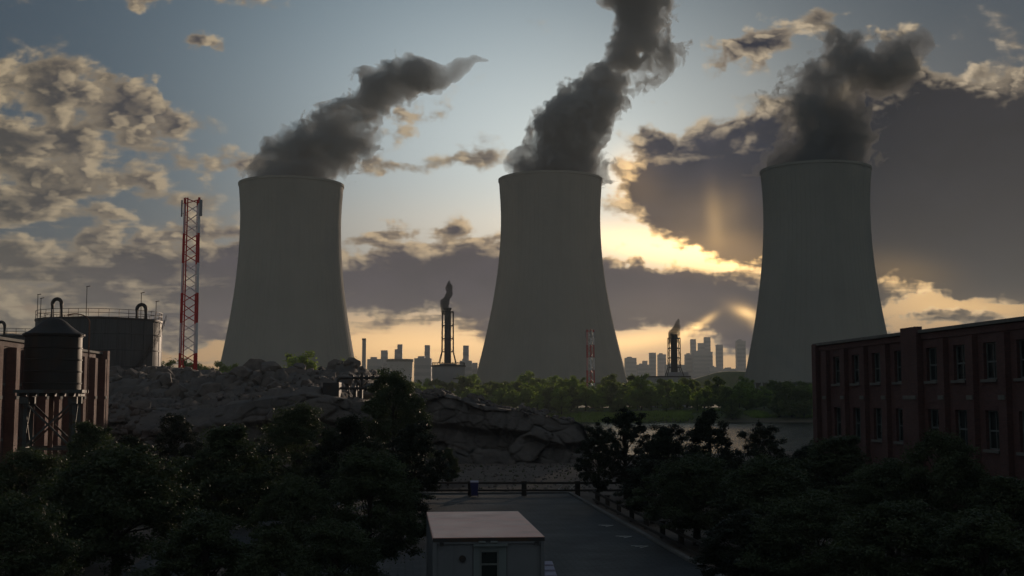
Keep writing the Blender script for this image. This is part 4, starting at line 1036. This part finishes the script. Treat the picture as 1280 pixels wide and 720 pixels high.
def place(pi, u, vtop, Y, wpx, label, group):
    """crown top at (u, vtop), crown about wpx wide"""
    p = W(u, vtop, Y); s_z = p.z / 7.25; rad0 = (2.5, 2.8, 2.2, 2.1, 2.4)[pi]; s_r = (wpx / 2 / F * Y) / (rad0 * 1.08)
    z0 = 0.
    if used[pi]: r = dup(protos[pi], (p.x, Y, z0), random.uniform(0, 6.3))
    else: r = protos[pi]; used[pi] = True; r.location = (p.x, Y, z0); r.rotation_euler = (0, 0, random.uniform(0, 6.3))
    r.scale = (s_r, s_r, s_z); r['label'] = label; r['group'] = group
    return r
LEFT = [
    (2, 112, 528, 66, 90, 'pointed tree in front of the foot of the water tank'), (3, 222, 518, 92, 72, 'near-black small tree in front of the rubble slope'),
    (0, 374, 505, 84, 104, 'dark tree crown in front of the cliff, third from the cabin'), (1, 492, 464, 92, 96, 'tallest dark tree on the left, hiding the right end of the pipe unit'),
    (3, 518, 528, 80, 84, 'black crown leaning to the yard at the left end of the guard rail'), (2, 560, 560, 96, 30, 'thin dark bush at the left end of the end guard rail'),
    (0, 40, 560, 58, 130, 'tree at the far left edge, below the brick factory'), (1, 150, 556, 46, 210, 'broad speckled tree filling the lower left corner'),
    (2, 285, 532, 56, 140, 'round speckled tree in the middle of the left grove'), (0, 462, 560, 46, 150, 'broad grey-green tree directly left of the cabin'),
    (1, 372, 596, 44, 130, 'tree between the round speckled tree and the one beside the cabin'), (3, 435, 520, 74, 90, 'dark tree just in front of the tallest left tree'),
    (1, 20, 620, 36, 180, 'low tree cut off by the left picture edge'), (2, 255, 640, 36, 150, 'low tree at the bottom edge of the left grove'),
    (0, 420, 650, 38, 130, 'low tree at the bottom edge, nearest the cabin on its left'), (3, 320, 560, 66, 90, 'shaded tree between two grey-green crowns in the left grove'),
    (0, 90, 600, 50, 140, 'tree in the gap between the left edge tree and the broad speckled one'), (3, 500, 600, 60, 80, 'dark crown behind the left wall of the cabin'),
    (2, 345, 660, 33, 110, 'bush-like tree at the bottom centre of the left grove'), (3, 165, 545, 72, 80, 'dark tree behind the broad speckled one')]
RIGHT = [
    (4, 782, 512, 84, 96, 'open-crowned tree with light showing through, nearest the guard rail end'), (4, 747, 530, 80, 62, 'small black tree at the right end of the end guard rail'),
    (3, 886, 512, 82, 66, 'compact black tree standing out against the river'), (3, 832, 532, 78, 80, 'dark tree between the open-crowned and compact black trees'),
    (4, 950, 530, 74, 84, 'thin-leaved tree with river glints in its crown'), (0, 870, 568, 58, 150, 'broad dark tree beside the right edge of the yard'),
    (1, 960, 572, 54, 160, 'broad dark tree in the middle of the right grove'), (2, 1050, 545, 66, 130, 'dark tree at the far corner of the dark brick factory'),
    (0, 1110, 575, 52, 140, 'tree in front of the first ground floor windows of the dark brick factory'), (1, 1178, 541, 50, 130, 'tallest tree in front of the dark brick factory'),
    (2, 1262, 596, 46, 150, 'tree at the right picture edge in front of the factory'), (0, 1010, 616, 42, 170, 'low tree at the bottom of the right grove, left half'),
    (1, 1120, 628, 38, 190, 'low tree at the bottom of the right grove, centre'), (2, 1225, 640, 36, 170, 'low tree in the bottom right corner'),
    (3, 930, 640, 44, 120, 'low dark tree at the bottom of the right grove, nearest the yard'), (3, 1015, 556, 78, 90, 'dark tree behind the middle of the right grove'),
    (3, 815, 575, 68, 80, 'dark tree close to the yard below the open-crowned tree')]
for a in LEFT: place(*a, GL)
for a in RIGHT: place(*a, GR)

# far bank
GF = 'pale trees along the far river bank'
fp = [make_tree('riverside_tree', 'x', 'tree', 201, 9000, 60, 4.6, 6.6, 4.6, .30, 'leaf_far', .22, .8, .3, GF, 18),
      make_tree('riverside_tree', 'x', 'tree', 202, 8000, 50, 4.2, 6.8, 5.0, .30, 'leaf_far', .22, 1.0, .28, GF, 18),
      make_tree('riverside_tree', 'x', 'tree', 203, 8000, 60, 5.2, 5.6, 4.2, .30, 'leaf_far_b', .25, .6, .3, GF, 18),
      make_tree('riverside_tree', 'x', 'tree', 204, 8000, 45, 4.0, 6.4, 4.8, .30, 'leaf_far_b', .22, .9, .26, GF, 18)]
fu = [False] * 4
def far_tree(pi, x, y, s, label, group=GF, z=None, sz=1.):
    z = float(ground_h(np.array([x]), np.array([y]))[0]) if z is None else z
    if fu[pi]: r = dup(fp[pi], (x, y, z), random.uniform(0, 6.3))
    else: r = fp[pi]; fu[pi] = True; r.location = (x, y, z); r.rotation_euler = (0, 0, random.uniform(0, 6.3))
    r.scale = (s, s, s * sz); r['label'] = label; r['group'] = group; return r
def zone(u):
    if u < 480: return 'left of the left drum building'
    if u < 600: return 'between the left and middle cooling towers'
    if u < 790: return 'in front of the middle cooling tower'
    if u < 925: return 'between the middle and right cooling towers'
    return 'in front of the right cooling tower'
for row, (Y0, n, smin, smax) in enumerate([(414, 38, .45, .85), (440, 44, .65, 1.0), (480, 40, .75, 1.15)]):
    for i in range(n):
        u = 470 + (1060 - 470) * (i + random.uniform(-.35, .35)) / n
        x = (u - 640) / F * Y0; y = Y0 + random.uniform(-8, 8)
        rowname = ('front row', 'middle row', 'back row')[row]
        far_tree(random.choice((0, 1, 2, 3) if row else (0, 1, 0, 2)), x, y, random.uniform(smin, smax), sz=random.uniform(.85, 1.12), label='hazy green riverside tree of the %s, %s' % (rowname, zone(u)))
far_tree(0, W(840, 480, 400).x - 8, 420, 1.05, 'bright green tree in front of the plant building with the right flare stack')
far_tree(2, W(915, 505, 396).x, 396, .62, 'dark bushy tree right by the water left of the dark clump'); 
for u, s in ((985, .75), (1000, 1.0), (1016, .95)): far_tree(2, W(u, 500, 385).x, 397, s, 'tree of the dark clump by the water at the far end of the brick factory', 'dark clump of trees at the far bank')
# behind the rock hill
for (u, vt, Y, s, lab) in [(205, 452, 300, 1, 'pale tree just right of the storage tank, behind the mast'), (232, 448, 310, 1, 'pale tree directly behind the lattice mast'), (262, 458, 300, 1, 'pale tree right of the lattice mast'),
        (283, 452, 310, 1, 'pale tree at the left foot of the left cooling tower'), (322, 458, 300, 1, 'low pale tree before the left part of the left cooling tower'), (375, 439, 300, 1, 'tallest pale tree before the left cooling tower'),
        (405, 462, 310, 1, 'low pale tree before the right part of the left cooling tower'), (430, 449, 300, 1, 'pale tree at the right foot of the left cooling tower'), (455, 462, 310, 1, 'low pale tree under the solitary chimney'), (350, 464, 305, 1, 'low pale bushy tree behind the hilltop slabs')]:
    top_z = W(u, vt, Y).z; pi = random.choice((0, 1)); base = 4.6; s = (top_z - base) / 11.6
    far_tree(pi, W(u, vt, Y).x, Y, s, lab, 'pale trees behind the rock hill', base - .2)

# low plants along the banks: nobody could count them
def tufts(name, label, n, xr, yr, size, seed, mat, zfun, cat='undergrowth'):
    r_ = np.random.default_rng(seed); x = r_.uniform(*xr, n); y = r_.uniform(*yr, n)
    d = vn.fbm(x * .06, y * .06, x * 0 + seed, 3); k = d > .45; x, y = x[k], y[k]; n = len(x); z = zfun(x, y)
    nb_ = 9; P_ = np.repeat(np.stack([x, y, z], 1), nb_, 0); a = r_.uniform(0, 2 * np.pi, len(P_)); L_ = size * r_.uniform(.4, 1.2, len(P_)); t = r_.uniform(.15, .7, len(P_))
    off = np.stack([np.cos(a), np.sin(a), a * 0], 1) * (L_ * t)[:, None]; up = np.array([0, 0, 1.])[None] * (L_)[:, None]; side = np.stack([-np.sin(a), np.cos(a), a * 0], 1) * (size * .14)
    b0 = P_ + off * .25; V_ = np.stack([b0 - side, b0 + side, b0 + off + up], 1).reshape(-1, 3)
    o = np_mesh(name, V_, np.arange(len(V_)).reshape(-1, 3), mat); o['kind'] = 'stuff'; o['label'] = label; o['category'] = cat; return o
tufts('grass', 'rough green grass and reeds on the far river bank', 9000, (-40, 130), (396, 412), .9, 3, 'leaf_far', lambda x, y: ground_h(x, y) - .05)
tufts('undergrowth', 'dark weeds under the trees right of the yard', 9000, (10.5, 30), (28, 110), .45, 4, 'leaf', lambda x, y: ground_h(x, y) - .03)
tufts('undergrowth', 'dark weeds under the trees left of the yard', 12000, (-36, -13), (24, 112), .45, 5, 'leaf', lambda x, y: ground_h(x, y) - .03)

def debris(name, label, pts, size, seed, mat):
    r_ = np.random.default_rng(seed); n = len(pts)
    cube = np.array([(x, y, z) for x in (-1, 1) for y in (-1, 1) for z in (-1, 1)], float)
    fc = np.array([(0, 1, 3, 2), (4, 6, 7, 5), (0, 4, 5, 1), (2, 3, 7, 6), (0, 2, 6, 4), (1, 5, 7, 3)])
    c = cube[None] * (1 - .55 * r_.random((n, 8, 3))) * (size * r_.uniform(.3, 1.2, n) ** 1.6)[:, None, None] * r_.uniform(.6, 1.2, (n, 1, 3))
    a = r_.uniform(0, 6.3, n); b = r_.uniform(-.7, .7, n); ca, sa, cb, sb = np.cos(a), np.sin(a), np.cos(b), np.sin(b)
    x = c[..., 0] * ca[:, None] - c[..., 1] * sa[:, None]; y = c[..., 0] * sa[:, None] + c[..., 1] * ca[:, None]; z = c[..., 2]
    y2 = y * cb[:, None] - z * sb[:, None]; z2 = y * sb[:, None] + z * cb[:, None]
    Vd = (np.stack([x, y2, z2], -1) + pts[:, None]).reshape(-1, 3); Fd_ = (fc[None] + (np.arange(n) * 8)[:, None, None]).reshape(-1, 4)
    o = np_mesh(name, Vd, Fd_, mat); o['kind'] = 'stuff'; o['label'] = label; o['category'] = 'rubble'; return o
k = (ROCKV[:, 1] < 200) & (ROCKV[:, 2] > 1.) & ((ROCKV[:, 1] > RY + 3.) | (ROCKV[:, 0] < -38))
pk = ROCKV[k]; pk = pk[np.random.default_rng(2).choice(len(pk), 3200)] + np.random.default_rng(3).normal(0, .12, (3200, 3)) * np.array([1, 1, .3])
debris('rubble', 'broken angular stones strewn over the rock hill', pk, .40, 6, 'boulder')
r_ = np.random.default_rng(9); gx = r_.uniform(-30, 16, 1400); gy = 90 + 32 * r_.random(1400) ** 1.3
debris('gravel', 'small stones scattered on the dirt bank behind the guard rail', np.stack([gx, gy, ground_h(gx, gy) + .02], 1), .11, 7, 'boulder')
tufts('undergrowth', 'dry weeds on the dirt bank behind the guard rail', 420, (-28, 18), (91, 120), .22, 8, 'leaf', lambda x, y: ground_h(x, y) - .03)

# ------------------------------------------------------------------ haze
o = MB().bb(-6300, 6300, -500, 4300, -6, 325).build('haze', 'haze'); struct(o, 'stuff')
